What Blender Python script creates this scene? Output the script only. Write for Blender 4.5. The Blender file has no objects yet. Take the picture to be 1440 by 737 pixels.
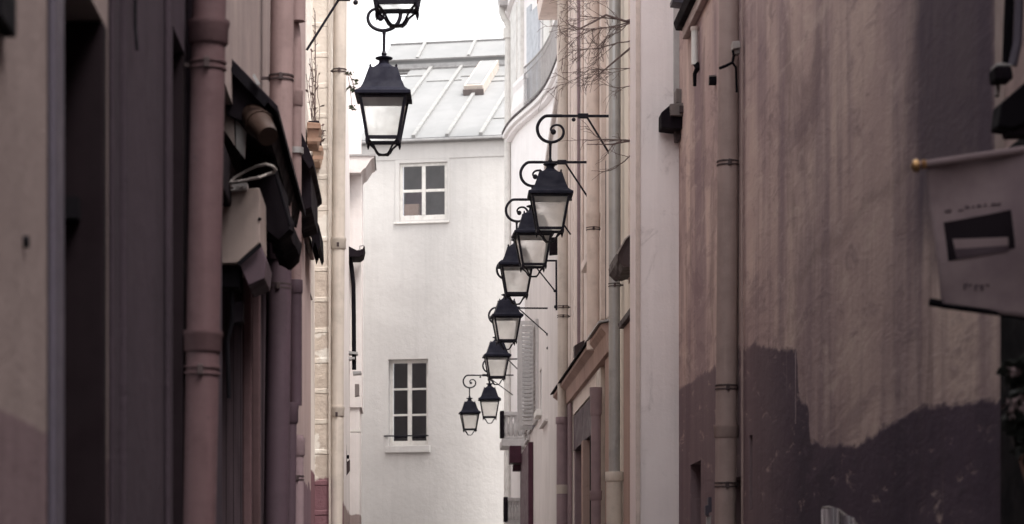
import bpy, bmesh, math, random
from mathutils import Vector, Matrix
random.seed(7)
C = bpy.context.scene.collection
R = math.radians
# ------------------------------------------------------------------ camera model: level camera, street runs along +Y
VX, VY, F, EYE = 575.0, 850.0, 3500.0, 1.6
def at(px, py, Y):
    return Vector(((px-VX)*Y/F, Y, EYE+(VY-py)*Y/F))
def yat(px, X):
    return X*F/(px-VX)
def zat(py, Y):
    return EYE+(VY-py)*Y/F

# ------------------------------------------------------------------ materials
class NT:
    def __init__(s, name):
        s.m = bpy.data.materials.new(name); s.m.use_nodes = True
        s.t = s.m.node_tree; s.t.nodes.clear()
        s.out = s.n('ShaderNodeOutputMaterial')
    def n(s, typ, **kw):
        nd = s.t.nodes.new(typ)
        for k, v in kw.items(): setattr(nd, k, v)
        return nd
    def l(s, a, b): s.t.links.new(a, b)
    def set(s, sock, v):
        if hasattr(v, 'is_output'): s.l(v, sock)
        else: sock.default_value = v
    def pos(s, scale=(1,1,1), off=(0,0,0)):
        if not hasattr(s, 'geo'): s.geo = s.n('ShaderNodeNewGeometry')
        mp = s.n('ShaderNodeMapping'); s.l(s.geo.outputs['Position'], mp.inputs['Vector'])
        mp.inputs['Scale'].default_value = scale; mp.inputs['Location'].default_value = off
        return mp.outputs[0]
    def noise(s, vec, scale, detail=5, rough=.55, dist=0):
        nd = s.n('ShaderNodeTexNoise'); s.l(vec, nd.inputs['Vector'])
        nd.inputs['Scale'].default_value = scale; nd.inputs['Detail'].default_value = detail
        nd.inputs['Roughness'].default_value = rough; nd.inputs['Distortion'].default_value = dist
        return nd.outputs['Fac']
    def ramp(s, fac, a, b, lo=0., hi=1.):
        nd = s.n('ShaderNodeMapRange'); nd.interpolation_type = 'SMOOTHSTEP'
        s.l(fac, nd.inputs['Value']); nd.inputs['From Min'].default_value = a; nd.inputs['From Max'].default_value = b
        nd.inputs['To Min'].default_value = lo; nd.inputs['To Max'].default_value = hi
        return nd.outputs[0]
    def math(s, op, a, b=0.):
        nd = s.n('ShaderNodeMath', operation=op); s.set(nd.inputs[0], a); s.set(nd.inputs[1], b); return nd.outputs[0]
    def mix(s, fac, a, b, mode='MIX'):
        nd = s.n('ShaderNodeMix', data_type='RGBA', blend_type=mode)
        s.set(nd.inputs[0], fac)
        for i, v in ((6, a), (7, b)):
            if isinstance(v, (tuple, list)): v = (v[0], v[1], v[2], 1)
            s.set(nd.inputs[i], v)
        return nd.outputs[2]
    def sep(s):
        if not hasattr(s, 'geo'): s.geo = s.n('ShaderNodeNewGeometry')
        nd = s.n('ShaderNodeSeparateXYZ'); s.l(s.geo.outputs['Position'], nd.inputs[0]); return nd.outputs
    def bump(s, h, strength=.3, dist=.02, normal=None):
        nd = s.n('ShaderNodeBump'); s.l(h, nd.inputs['Height']); nd.inputs['Strength'].default_value = strength
        nd.inputs['Distance'].default_value = dist
        if normal is not None: s.l(normal, nd.inputs['Normal'])
        return nd.outputs[0]
    def bsdf(s, col, rough=.85, metal=0., normal=None, spec=.3, **kw):
        p = s.n('ShaderNodeBsdfPrincipled')
        if isinstance(col, (tuple, list)): col = (col[0], col[1], col[2], 1)
        s.set(p.inputs['Base Color'], col); s.set(p.inputs['Roughness'], rough); s.set(p.inputs['Metallic'], metal)
        p.inputs['Specular IOR Level'].default_value = spec
        if normal is not None: s.l(normal, p.inputs['Normal'])
        s.l(p.outputs[0], s.out.inputs['Surface']); s.p = p
        return s.m

def dk(c, f): return tuple(x*f for x in c)

def soft(c, k=.3):
    l = .3*c[0]+.55*c[1]+.15*c[2]; return (c[0]+(l*1.04-c[0])*k, c[1]+(l*.97-c[1])*k, c[2]+(l*1.01-c[2])*k)
def plaster(name, base, alt=None, streak=.35, bump=.35, dirt=(.2,.16,.15), dirt_amt=.5, bands=(), seed=0, streakcol=None):
    """old lime plaster: blotches, vertical rain streaks, fine grain; bands = painted dados (z, colour, wobble, y0, y1)"""
    base, dirt = soft(base), soft(dirt); alt = soft(alt) if alt else None
    t = NT(name); off = (seed*3.1, seed*1.7, seed*2.3)
    alt = alt or dk(base, .8)
    p = t.pos(off=off)
    big = t.noise(p, .9, 7, .62, .4)
    col = t.mix(t.ramp(big, .36, .66), base, alt)
    st = t.noise(t.pos((7,7,.32), off), 1.0, 5, .6)
    col = t.mix(t.ramp(st, .46, .72, 0, streak), col, streakcol or dk(base, .55))
    st2 = t.noise(t.pos((26,26,.7), off), 1.0, 3, .5)
    col = t.mix(t.ramp(st2, .5, .78, 0, streak*.7), col, dk(base, 1.22))
    bl = t.noise(t.pos(off=(off[0]+9, off[1], off[2])), 2.6, 8, .7, 1.2)
    col = t.mix(t.ramp(bl, .58, .74, 0, dirt_amt), col, dirt)
    o = t.sep()
    edge = t.noise(t.pos((3,3,3)), 1.0, 6, .65)
    for z, c, wob, *rng in bands:
        d = t.math('SUBTRACT', t.math('ADD', z-wob*.5, t.math('MULTIPLY', edge, wob)), o['Z'])
        msk = t.ramp(d, -.008, .008)
        if rng:
            msk = t.math('MULTIPLY', msk, t.math('MULTIPLY', t.math('GREATER_THAN', o['Y'], rng[0]), t.math('LESS_THAN', o['Y'], rng[1])))
        c2 = t.mix(t.ramp(st, .4, .7, 0, .5), c, dk(c, .7))
        col = t.mix(msk, col, c2)
    grain = t.noise(p, 55, 4, .6); mid = t.noise(p, 9, 5, .6)
    h = t.math('ADD', t.math('MULTIPLY', grain, .35), t.math('ADD', mid, t.math('MULTIPLY', big, 1.2)))
    return t.bsdf(col, .95, 0, t.bump(h, bump, .02), .04)

def painted(name, base, rough=.5, wear=.3, wearcol=None, bump=.12, scale=1., metal=0., spec=.22):
    """painted iron or wood with chips, dust and streaks"""
    t = NT(name); p = t.pos()
    a = t.noise(p, 6*scale, 6, .65); b = t.noise(t.pos((18*scale,18*scale,1.2)), 1, 4, .6); g = t.noise(p, 70*scale, 4, .6)
    col = t.mix(t.ramp(a, .4, .7, 0, .6), base, dk(base, .72))
    col = t.mix(t.ramp(b, .5, .75, 0, .4), col, dk(base, 1.3))
    col = t.mix(t.ramp(t.noise(p, 22*scale, 7, .7, .6), .6, .7, 0, wear), col, wearcol or dk(base, .45))
    return t.bsdf(col, t.ramp(a, .3, .7, rough*.8, min(1, rough*1.25)), metal, t.bump(t.math('ADD', a, t.math('MULTIPLY', g, .3)), bump, .01), spec)

def boards(name, base, axis_scale=(0,9,0)):
    t = NT(name); p = t.pos()
    g = t.noise(t.pos((14,14,.8)), 1, 6, .65)
    w = t.n('ShaderNodeTexWave', wave_type='BANDS', bands_direction='X')
    t.l(t.pos((1,1,1)), w.inputs['Vector']); w.inputs['Scale'].default_value = 7; w.inputs['Distortion'].default_value = .1
    col = t.mix(t.ramp(g, .35, .7), base, dk(base, .5))
    col = t.mix(t.ramp(w.outputs['Fac'], .0, .08, .8, 0), col, dk(base, .2))
    return t.bsdf(col, .9, 0, t.bump(g, .3, .01), .06)

M = {}
M['tower'] = plaster('cream_render', (.23,.168,.158), (.19,.137,.13), .22, .3, (.17,.13,.12), .35, [(2.0, (.14,.098,.108), .06)], 1)
M['mauve'] = plaster('mauve_render', (.050,.033,.046), (.038,.026,.036), .5, .35, (.06,.046,.056), .4, (), 2)
M['shopwall'] = plaster('beige_render', (.29,.215,.195), (.225,.165,.158), .45, .3, (.15,.12,.12), .4, (), 3)
M['pink'] = plaster('faded_pink_render', (.40,.285,.265), (.33,.235,.225), .35, .3, (.16,.11,.11), .4, [(2.55, (.16,.105,.125), .25)], 4)
M['limewash'] = plaster('cream_limewash', (.78,.70,.62), (.72,.64,.56), .22, .35, (.46,.38,.32), .5, [(2.72, (.19,.10,.115), .16)], 5)
M['palewall'] = plaster('pale_render', (.70,.655,.63), (.63,.585,.56), .22, .25, (.42,.37,.35), .3, [(2.9, (.30,.235,.225), .2)], 6)
M['endwall'] = plaster('white_render', (.575,.562,.53), (.53,.516,.487), .12, .4, (.48,.455,.43), .5, (), 7)
M['butt'] = plaster('pale_pink_render', (.81,.725,.70), (.74,.655,.635), .22, .3, (.36,.29,.28), .5, (), 8)
M['r2'] = plaster('warm_cream_render', (.74,.645,.575), (.66,.565,.505), .40, .3, (.36,.27,.23), .5, (), 9)
M['r2lit'] = plaster('lit_yellow_cream_render', (.74,.68,.58), (.68,.61,.52), .2, .25, (.5,.42,.36), .3, (), 10)  # yellower cream coat, colour lightened to show a lit stretch of wall
M['r3'] = plaster('white_lime_render', (.64,.60,.565), (.575,.535,.505), .25, .25, (.42,.37,.34), .4, (), 11)
M['r4'] = plaster('chalk_white_render', (.88,.865,.845), (.83,.81,.79), .10, .2, (.52,.48,.45), .3, (), 12)
M['terra'] = plaster('dusty_pink_paint', (.42,.275,.225), (.36,.235,.20), .4, .2, (.22,.14,.12), .5, (), 13)
M['mauvepaint'] = painted('mauve_paint', (.088,.05,.055), .7, .6, (.05,.034,.04), .3)
M['plumdark'] = painted('dark_plum_paint', (.070,.045,.058), .6, .4, (.035,.023,.03))
M['flue'] = painted('sooty_bronze', (.045,.027,.022), .5, .6, (.012,.009,.009), .4, 1, .3)
M['paleblue'] = painted('pale_blue_grey_paint', (.50,.52,.56), .6, .15)
M['rosepaint'] = painted('rose_paint', (.235,.162,.158), .7, .6, (.12,.08,.082), .3)
M['creampaint'] = painted('cream_paint', (.50,.44,.395), .5, .35, (.36,.28,.24))
M['beigepaint'] = painted('beige_paint', (.30,.222,.205), .55, .3, (.24,.17,.15))
M['pinkpaint'] = painted('pinkish_cream_paint', (.58,.48,.435), .55, .35, (.35,.26,.24))
M['zinc'] = painted('weathered_zinc', (.34,.33,.33), .42, .3, (.22,.2,.2), .1, 1, .55)
M['greypaint'] = painted('grey_paint', (.40,.375,.37), .5, .3)
M['bluegrey'] = painted('blue_grey_paint', (.07,.06,.08), .5, .25)
M['purplepipe'] = painted('plum_paint', (.23,.165,.18), .55, .3)
M['iron'] = painted('black_iron', (.011,.010,.016), .55, .35, (.026,.022,.026), .2, 2, 0., .15)
M['hood'] = painted('dark_navy_sheet', (.011,.011,.021), .65, .3, (.022,.02,.03), .12, 2, 0., .14)
M['black'] = painted('black_paint', (.006,.005,.007), .8, .25, (.014,.011,.014), .12, 1, 0., .06)
M['slate'] = painted('dark_slate', (.011,.008,.011), .85, .4, (.022,.017,.021), .3, 1, 0., .07)
M['darkrec'] = boards('dark_boards', (.075,.054,.064))
M['nearblack'] = painted('dark_doorway_wood', (.011,.007,.009), .8, .3, (.022,.014,.017), .12, 1, 0., .05)
M['whitewood'] = painted('white_window_paint', (.66,.635,.605), .45, .12, (.55,.5,.46), .08)
M['shutter'] = painted('light_grey_shutter_paint', (.46,.435,.43), .55, .2)
M['darkred'] = painted('dark_wine_paint', (.06,.018,.032), .5, .2)
M['wood'] = painted('weathered_wood', (.30,.19,.14), .8, .5, (.12,.08,.06), .3)
M['oldmetal'] = painted('tarnished_sheet_metal', (.15,.125,.12), .5, .5, (.3,.25,.22), .2)
M['brownmetal'] = painted('brown_sheet_metal', (.05,.034,.036), .6, .5, (.10,.07,.065), .4)
M['brass'] = painted('old_brass', (.42,.25,.12), .3, .3, (.16,.09,.05), .08, 1, .9)
M['fabric'] = painted('dark_awning_fabric', (.008,.006,.008), .95, .4, (.016,.012,.015), .4, 1, 0., .04)
M['leaf'] = painted('dull_leaf', (.045,.06,.035), .6, .3)
M['darkleaf'] = painted('dark_leaf', (.014,.016,.014), .6, .3)
M['petal'] = painted('pale_petal', (.16,.115,.12), .7, .2)
M['twig'] = painted('dry_twig', (.12,.085,.08), .9, .3)
M['clay'] = painted('dusty_clay', (.28,.16,.12), .85, .4)
M['whitebox'] = painted('yellowed_white_enamel', (.25,.195,.18), .5, .25, (.24,.19,.16))
M['whitecable'] = painted('white_cable', (.30,.265,.255), .5, .2)
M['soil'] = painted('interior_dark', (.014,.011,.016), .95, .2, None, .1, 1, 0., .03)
M['curtain'] = painted('grey_net_curtain', (.16,.135,.13), .9, .3)
M['card'] = painted('cardboard', (.42,.30,.23), .9, .2)
M['plumroom'] = painted('plum_curtain', (.13,.075,.095), .9, .3)

def make_stone():
    t = NT('limestone_blocks'); p = t.pos(); o = t.sep()
    cb = t.n('ShaderNodeCombineXYZ'); t.l(t.math('ADD', o['X'], t.math('MULTIPLY', o['Y'], .5)), cb.inputs[0]); t.l(t.math('ADD', o['Z'], t.math('MULTIPLY', t.noise(p, 4, 5), .05)), cb.inputs[1])
    b = t.n('ShaderNodeTexBrick'); t.l(cb.outputs[0], b.inputs['Vector'])
    b.inputs['Scale'].default_value = 1; b.inputs['Brick Width'].default_value = 3.1; b.inputs['Row Height'].default_value = .27
    b.inputs['Mortar Size'].default_value = .026; b.inputs['Mortar Smooth'].default_value = .4
    b.inputs['Color1'].default_value = (.40,.335,.29,1); b.inputs['Color2'].default_value = (.46,.39,.34,1); b.inputs['Mortar'].default_value = (.55,.495,.44,1)
    col = t.mix(t.ramp(t.noise(p, 4, 7, .7), .42, .7, 0, .6), b.outputs['Color'], (.62,.54,.46))
    up = t.math('ADD', o['Z'], t.math('MULTIPLY', t.noise(p, 1.6, 5, .65), .9))
    col = t.mix(t.ramp(up, 5.0, 5.25), col, t.mix(t.ramp(t.noise(p, 3, 6, .7), .4, .65), (.58,.52,.465), (.52,.465,.41)))   # surviving render coat higher up
    patch = t.noise(t.pos(off=(3,1,0)), 1.5, 6, .6, .5)
    col = t.mix(t.ramp(patch, .57, .60, 0, .9), col, (.68,.64,.59))
    low = t.math('ADD', o['Z'], t.math('MULTIPLY', t.noise(p, 4, 6, .7), .25))
    col = t.mix(t.ramp(low, 2.82, 2.86, 1, 0), col, (.19,.095,.11))
    h = t.math('ADD', t.math('MULTIPLY', b.outputs['Fac'], .6), t.noise(p, 12, 6, .7))
    return t.bsdf(col, .9, 0, t.bump(h, .5, .03), .2)
M['stone'] = make_stone()

RX = 2.17
def make_rightwall():
    """beige plaster with rain streaks; lower coat of dark paint with a ragged top edge; dark purple patch high up"""
    t = NT('streaked_beige_render'); p = t.pos(); o = t.sep()
    base, alt = (.585,.445,.392), (.44,.322,.30)
    big = t.noise(p, .55, 7, .6, .5)
    col = t.mix(t.ramp(big, .36, .62), base, alt)
    s1 = t.noise(t.pos((1.1,1.1,.17)), 1, 7, .6, .5); s2 = t.noise(t.pos((4.2,4.2,.42)), 1, 6, .65, .6)
    bl = t.noise(t.pos((.9,.9,.55), (7,2,1)), 1, 8, .68, .9)
    fine = t.noise(t.pos((11,11,.35), (2,9,0)), 1, 4, .6)
    col = t.mix(t.ramp(s1, .45, .62, 0, .70), col, (.225,.160,.180))
    col = t.mix(t.ramp(bl, .51, .64, 0, .62), col, (.235,.168,.165))
    col = t.mix(t.ramp(s2, .52, .74, 0, .45), col, (.20,.145,.155))
    col = t.mix(t.math('MULTIPLY', t.ramp(fine, .5, .75, 0, .42), t.ramp(t.noise(p, .8, 4, .5), .45, .6)), col, (.22,.16,.165))
    col = t.mix(t.ramp(t.noise(t.pos((2.1,2.1,.3), (4,4,0)), 1, 6, .65, .5), .54, .72, 0, .36), col, (.60,.47,.415))
    sc1 = t.noise(t.pos((.55,.55,2.2), (1,3,5)), 1, 9, .72, .8); sc2 = t.noise(t.pos((2.2,2.2,9), (6,1,2)), 1, 7, .7, .6)
    col = t.mix(t.ramp(sc1, .53, .62, 0, .42), col, (.21,.15,.16))
    col = t.mix(t.ramp(sc1, .46, .38, 0, .35), col, (.60,.475,.415))
    col = t.mix(t.ramp(sc2, .56, .66, 0, .4), col, (.19,.138,.148))
    col = t.mix(t.ramp(sc2, .42, .34, 0, .3), col, (.60,.475,.43))
    # dark purple patch with its own wavering outline
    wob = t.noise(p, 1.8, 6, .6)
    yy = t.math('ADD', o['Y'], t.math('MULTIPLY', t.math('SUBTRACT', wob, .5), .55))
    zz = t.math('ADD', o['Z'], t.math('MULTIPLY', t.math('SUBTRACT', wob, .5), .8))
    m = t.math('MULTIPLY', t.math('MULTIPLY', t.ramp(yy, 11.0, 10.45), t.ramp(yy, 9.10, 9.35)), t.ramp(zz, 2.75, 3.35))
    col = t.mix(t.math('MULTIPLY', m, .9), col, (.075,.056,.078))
    # slanting scar of an old roof line
    ln = t.math('SUBTRACT', t.math('ADD', o['Z'], t.math('MULTIPLY', wob, .25)), t.math('ADD', 3.60, t.math('MULTIPLY', t.math('SUBTRACT', o['Y'], 12.0), -.02)))
    lm = t.math('MULTIPLY', t.ramp(t.math('ABSOLUTE', ln), -.02, .07, .3, 0), t.math('MULTIPLY', t.ramp(o['Y'], 10.3, 10.8), t.ramp(o['Y'], 14.6, 13.6)))
    col = t.mix(lm, col, (.13,.095,.09))
    # ragged painted dado
    px = [(955,548),(985,528),(1012,512),(1022,505),(1026,490),(1050,490),(1062,484),(1085,490),(1112,491),(1121,494),(1123,562),(1136,568),(1139,624),(1165,627),(1195,627),(1215,622),(1240,606),(1258,594),(1290,577),(1300,571),(1345,568),(1400,560),(1440,548)]
    fc = t.n('ShaderNodeFloatCurve'); cv = fc.mapping.curves[0]
    pts = sorted(((RX*F/(x-VX)-6)/14.5, zat(y, RX*F/(x-VX))/6) for x, y in px)
    pts = [(0, pts[0][1])]+pts+[(1, pts[-1][1])]
    cv.points[0].location = pts[0]; cv.points[1].location = pts[-1]
    for q in pts[1:-1]: cv.points.new(*q)
    for q in cv.points: q.handle_type = 'VECTOR'
    fc.mapping.update()
    jit = t.noise(t.pos((1,5,.5)), 1, 7, .7)
    t.l(t.math('DIVIDE', t.math('SUBTRACT', t.math('ADD', o['Y'], t.math('MULTIPLY', t.math('SUBTRACT', t.noise(p, 7, 4, .6), .5), .10)), 6), 14.5), fc.inputs['Value'])
    top = t.math('ADD', t.math('MULTIPLY', fc.outputs[0], 6), t.math('MULTIPLY', t.math('SUBTRACT', jit, .5), .07))
    drip = t.ramp(t.noise(t.pos((1,30,.6)), 1, 3, .6), .60, .80, 0, .22)
    top = t.math('ADD', top, t.math('MULTIPLY', drip, t.ramp(o['Y'], 12.5, 14)))
    top = t.math('ADD', top, t.math('MULTIPLY', t.math('SUBTRACT', sc2, .5), .10))
    mask = t.math('MULTIPLY', t.ramp(t.math('SUBTRACT', top, o['Z']), -.018, .018), t.ramp(sc2, .31, .43, .4, 1))
    tar = t.mix(t.ramp(s1, .4, .68), (.078,.053,.076), (.056,.039,.058))
    tar = t.mix(t.ramp(s2, .5, .75, 0, .5), tar, (.082,.056,.07))
    tar = t.mix(t.ramp(sc1, .52, .64, 0, .45), tar, (.115,.083,.105)); tar = t.mix(t.ramp(sc2, .56, .68, 0, .4), tar, (.035,.024,.036))
    far = t.ramp(o['Y'], 13.6, 16.2)
    tar = t.mix(far, tar, t.mix(t.ramp(s2, .4, .7), (.185,.132,.142), (.15,.106,.118)))
    scr = t.ramp(t.noise(t.pos((1,22,.9), (0,5,0)), 1, 3, .5), .735, .75, 0, .65)
    tar = t.mix(scr, tar, (.25,.19,.19))
    col = t.mix(mask, col, tar)
    # flaked plaster just above the dado
    fl = t.ramp(t.noise(t.pos((1,2.2,4.5)), 2.2, 6, .6, 1.2), .52, .55)
    zone = t.math('MULTIPLY', t.math('MULTIPLY', t.ramp(o['Y'], 13.9, 14.4), t.ramp(o['Y'], 16.0, 15.4)), t.math('MULTIPLY', t.ramp(o['Z'], 3.0, 3.2), t.ramp(o['Z'], 3.6, 3.4)))
    grain = t.noise(p, 45, 4, .6); mid = t.noise(p, 7, 6, .65)
    h = t.math('ADD', t.math('ADD', t.math('ADD', t.math('MULTIPLY', grain, .35), t.math('MULTIPLY', sc2, 1.4)), t.math('MULTIPLY', mid, .9)), t.math('ADD', t.math('MULTIPLY', mask, .4), t.math('MULTIPLY', t.math('MULTIPLY', fl, zone), .8)))
    return t.bsdf(col, t.math('SUBTRACT', .96, t.math('MULTIPLY', mask, .2)), 0, t.bump(h, .24, .02), .06)
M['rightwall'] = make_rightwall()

def make_lampglass():
    t = NT('mottled_glass'); p = t.pos()
    d = t.noise(p, 9, 5, .6, .5)
    col = t.mix(t.ramp(d, .35, .7), (.99,.98,.96), (.90,.89,.87))
    tl = t.n('ShaderNodeBsdfTranslucent'); t.l(col, tl.inputs[0])
    df = t.n('ShaderNodeBsdfDiffuse'); t.l(col, df.inputs[0])
    tr = t.n('ShaderNodeBsdfRefraction'); t.l(col, tr.inputs['Color']); tr.inputs['IOR'].default_value = 1.02; tr.inputs['Roughness'].default_value = .55
    gl = t.n('ShaderNodeBsdfGlossy'); gl.inputs['Roughness'].default_value = .3
    def mx(f, a, b):
        m = t.n('ShaderNodeMixShader'); t.set(m.inputs[0], f); t.l(a, m.inputs[1]); t.l(b, m.inputs[2]); return m.outputs[0]
    a = mx(.6, tl.outputs[0], df.outputs[0]); a = mx(t.ramp(d, .3, .7, .92, .66), a, tr.outputs[0]); a = mx(.05, a, gl.outputs[0])
    t.l(a, t.out.inputs['Surface']); return t.m
M['lampglass'] = make_lampglass()
def make_pane(name, f=.10, tint=(.8,.8,.82)):
    t = NT(name)
    tr = t.n('ShaderNodeBsdfTransparent'); tr.inputs[0].default_value = (*tint, 1)
    gl = t.n('ShaderNodeBsdfGlossy'); gl.inputs['Roughness'].default_value = .06
    t.l(t.bump(t.noise(t.pos(), 2.5, 3), .12, .05), gl.inputs['Normal'])
    m = t.n('ShaderNodeMixShader'); m.inputs[0].default_value = f
    t.l(tr.outputs[0], m.inputs[1]); t.l(gl.outputs[0], m.inputs[2]); t.l(m.outputs[0], t.out.inputs['Surface'])
    return t.m
M['pane'] = make_pane('window_glass', .03)
M['panehi'] = make_pane('bright_window_glass', .03)
def make_roofzinc():
    t = NT('pale_zinc_sheet'); p = t.pos()
    a = t.noise(p, 1.1, 6, .6); b = t.noise(t.pos((5,1,5)), 1, 5, .6)
    col = t.mix(t.ramp(a, .35, .65), (.255,.255,.258), (.225,.227,.23)); col = t.mix(t.ramp(b, .5, .75, 0, .5), col, (.265,.265,.27))
    return t.bsdf(col, .6, .1, t.bump(a, .1, .02), .4)
M['roofzinc'] = make_roofzinc()
M['seam'] = painted('zinc_seam', (.30,.297,.293), .5, .1, None, .05, 1, .1)
def make_ground(name, base):
    t = NT(name); p = t.pos()
    v = t.n('ShaderNodeTexVoronoi'); t.l(t.pos((1,1,1)), v.inputs['Vector']); v.inputs['Scale'].default_value = 8
    a = t.noise(p, 2, 6, .6)
    col = t.mix(t.ramp(a, .35, .65), base, dk(base, .65)); col = t.mix(t.ramp(v.outputs['Distance'], .25, .5, 0, .7), col, dk(base, .4))
    return t.bsdf(col, .8, 0, t.bump(v.outputs['Distance'], .6, .03), .35)
M['cobble'] = make_ground('grey_setts', (.16,.145,.14)); M['kerb'] = make_ground('granite_kerb', (.26,.24,.23)); M['earth'] = make_ground('city_ground', (.12,.11,.105))
def make_banner():
    t = NT('banner_cloth'); p = t.pos()
    a = t.noise(p, 5, 5, .6); w = t.noise(p, 240, 2)
    col = t.mix(t.ramp(a, .35, .7), (.205,.158,.168), (.145,.108,.122))
    return t.bsdf(col, .85, 0, t.bump(w, .15, .003), .2)
M['banner'] = make_banner()
M['print_black'] = painted('printed_black', (.013,.010,.013), .95, .1, None, .05, 1, 0., .03)
M['print_grey'] = painted('printed_grey', (.19,.145,.155), .9, .2, None, .05, 1, 0., .05)
M['print_mid'] = painted('printed_mauve', (.055,.038,.048), .85, .2)
def make_plastic():
    t = NT('crumpled_clear_sheet'); p = t.pos()
    s = t.noise(t.pos((30,10,1.2)), 1, 4, .6)
    col = t.mix(t.ramp(s, .4, .62), (.10,.08,.09), (.50,.43,.44))
    return t.bsdf(col, .4, 0, t.bump(s, .5, .01), .4)
M['sheet'] = make_plastic()

# ------------------------------------------------------------------ mesh helpers
class MB:
    def __init__(s): s.bm = bmesh.new()
    def poly_prism(s, pts3a, pts3b):
        bm = s.bm; a = [bm.verts.new(p) for p in pts3a]; b = [bm.verts.new(p) for p in pts3b]; n = len(a)
        bm.faces.new(a); bm.faces.new(b[::-1])
        for i in range(n): bm.faces.new((a[i], b[i], b[(i+1)%n], a[(i+1)%n]))
        return s
    def box(s, x0, x1, y0, y1, z0, z1):
        return s.poly_prism([(x0,y0,z0),(x1,y0,z0),(x1,y1,z0),(x0,y1,z0)], [(x0,y0,z1),(x1,y0,z1),(x1,y1,z1),(x0,y1,z1)])
    def obox(s, o, u, n, s0, s1, d0, d1, z0, z1):
        g = lambda a, d, z: Vector(o)+Vector(u)*a+Vector(n)*d+Vector((0,0,z))
        return s.poly_prism([g(s0,d0,z0),g(s1,d0,z0),g(s1,d1,z0),g(s0,d1,z0)], [g(s0,d0,z1),g(s1,d0,z1),g(s1,d1,z1),g(s0,d1,z1)])
    def prof_y(s, prof, y0, y1):     # profile in (x,z) extruded along y
        return s.poly_prism([(x,y0,z) for x, z in prof], [(x,y1,z) for x, z in prof])
    def prof_px(s, pts, Y, y1, y0=None):   # photo outline at distance Y given real thickness
        return s.prof_y([(at(px,py,Y).x, at(px,py,Y).z) for px, py in pts], Y if y0 is None else y0, y1)
    def tube(s, path, r, seg=8, cap=True):
        path = [Vector(p) for p in path]; rings = []; bm = s.bm; n = len(path)
        rr = r if isinstance(r, (list, tuple)) else [r]*n
        up = None
        for i, p in enumerate(path):
            d = (path[min(i+1,n-1)]-path[max(i-1,0)]).normalized()
            if up is None:
                up = Vector((0,0,1)) if abs(d.z) < .9 else Vector((1,0,0))
            a = d.cross(up).normalized(); b = a.cross(d).normalized(); up = b
            rings.append([bm.verts.new(p+(a*math.cos(2*math.pi*k/seg)+b*math.sin(2*math.pi*k/seg))*rr[i]) for k in range(seg)])
        for i in range(n-1):
            for k in range(seg): bm.faces.new((rings[i][k], rings[i][(k+1)%seg], rings[i+1][(k+1)%seg], rings[i+1][k]))
        if cap: bm.faces.new(rings[0][::-1]); bm.faces.new(rings[-1])
        return s
    def lathe(s, prof, c=(0,0,0), seg=20, lean=(0,0)):   # prof: (r,z) list, closed top and bottom
        bm = s.bm; rings = []
        for r, z in prof:
            rings.append([bm.verts.new((c[0]+lean[0]*z+r*math.cos(2*math.pi*k/seg), c[1]+lean[1]*z+r*math.sin(2*math.pi*k/seg), c[2]+z)) for k in range(seg)])
        for i in range(len(rings)-1):
            for k in range(seg): bm.faces.new((rings[i][k], rings[i][(k+1)%seg], rings[i+1][(k+1)%seg], rings[i+1][k]))
        bm.faces.new(rings[0][::-1]); bm.faces.new(rings[-1]); return s
    def sq(s, prof):                                      # four-sided stack: (half width, z)
        bm = s.bm; rings = [[bm.verts.new((sx*h, sy*h, z)) for sx, sy in ((-1,-1),(1,-1),(1,1),(-1,1))] for h, z in prof]
        for i in range(len(rings)-1):
            for k in range(4): bm.faces.new((rings[i][k], rings[i][(k+1)%4], rings[i+1][(k+1)%4], rings[i+1][k]))
        bm.faces.new(rings[0][::-1]); bm.faces.new(rings[-1]); return s
    def face(s, pts): s.bm.faces.new([s.bm.verts.new(p) for p in pts]); return s
    def ball(s, c, r, seg=10):
        return s.lathe([(r*math.sin(math.pi*i/6)+1e-4, -r*math.cos(math.pi*i/6)) for i in range(7)], c, seg)
    def wall(s, o, u, n, L0, L1, z0, z1, t, holes=()):
        """slab with rectangular holes (s0,s1,z0,z1); front at o, thickness behind"""
        o, u, n = Vector(o), Vector(u), Vector(n); V = {}
        us = sorted({L0, L1, *[h[0] for h in holes], *[h[1] for h in holes]}); zs = sorted({z0, z1, *[h[2] for h in holes], *[h[3] for h in holes]})
        us = [a for a in us if L0 <= a <= L1]; zs = [a for a in zs if z0 <= a <= z1]
        def solid(i, j):
            if i < 0 or j < 0 or i >= len(us)-1 or j >= len(zs)-1: return False
            a, b = (us[i]+us[i+1])/2, (zs[j]+zs[j+1])/2
            return not any(h[0] < a < h[1] and h[2] < b < h[3] for h in holes)
        def v(i, j, k):
            if (i,j,k) not in V: V[i,j,k] = s.bm.verts.new(o+u*us[i]+n*(-t*k)+Vector((0,0,zs[j])))
            return V[i,j,k]
        for i in range(len(us)-1):
            for j in range(len(zs)-1):
                if not solid(i, j): continue
                for k in (0, 1): s.bm.faces.new((v(i,j,k), v(i+1,j,k), v(i+1,j+1,k), v(i,j+1,k)))
                if not solid(i-1,j): s.bm.faces.new((v(i,j,0),v(i,j+1,0),v(i,j+1,1),v(i,j,1)))
                if not solid(i+1,j): s.bm.faces.new((v(i+1,j,0),v(i+1,j+1,0),v(i+1,j+1,1),v(i+1,j,1)))
                if not solid(i,j-1): s.bm.faces.new((v(i,j,0),v(i+1,j,0),v(i+1,j,1),v(i,j,1)))
                if not solid(i,j+1): s.bm.faces.new((v(i,j+1,0),v(i+1,j+1,0),v(i+1,j+1,1),v(i,j+1,1)))
        return s
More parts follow.
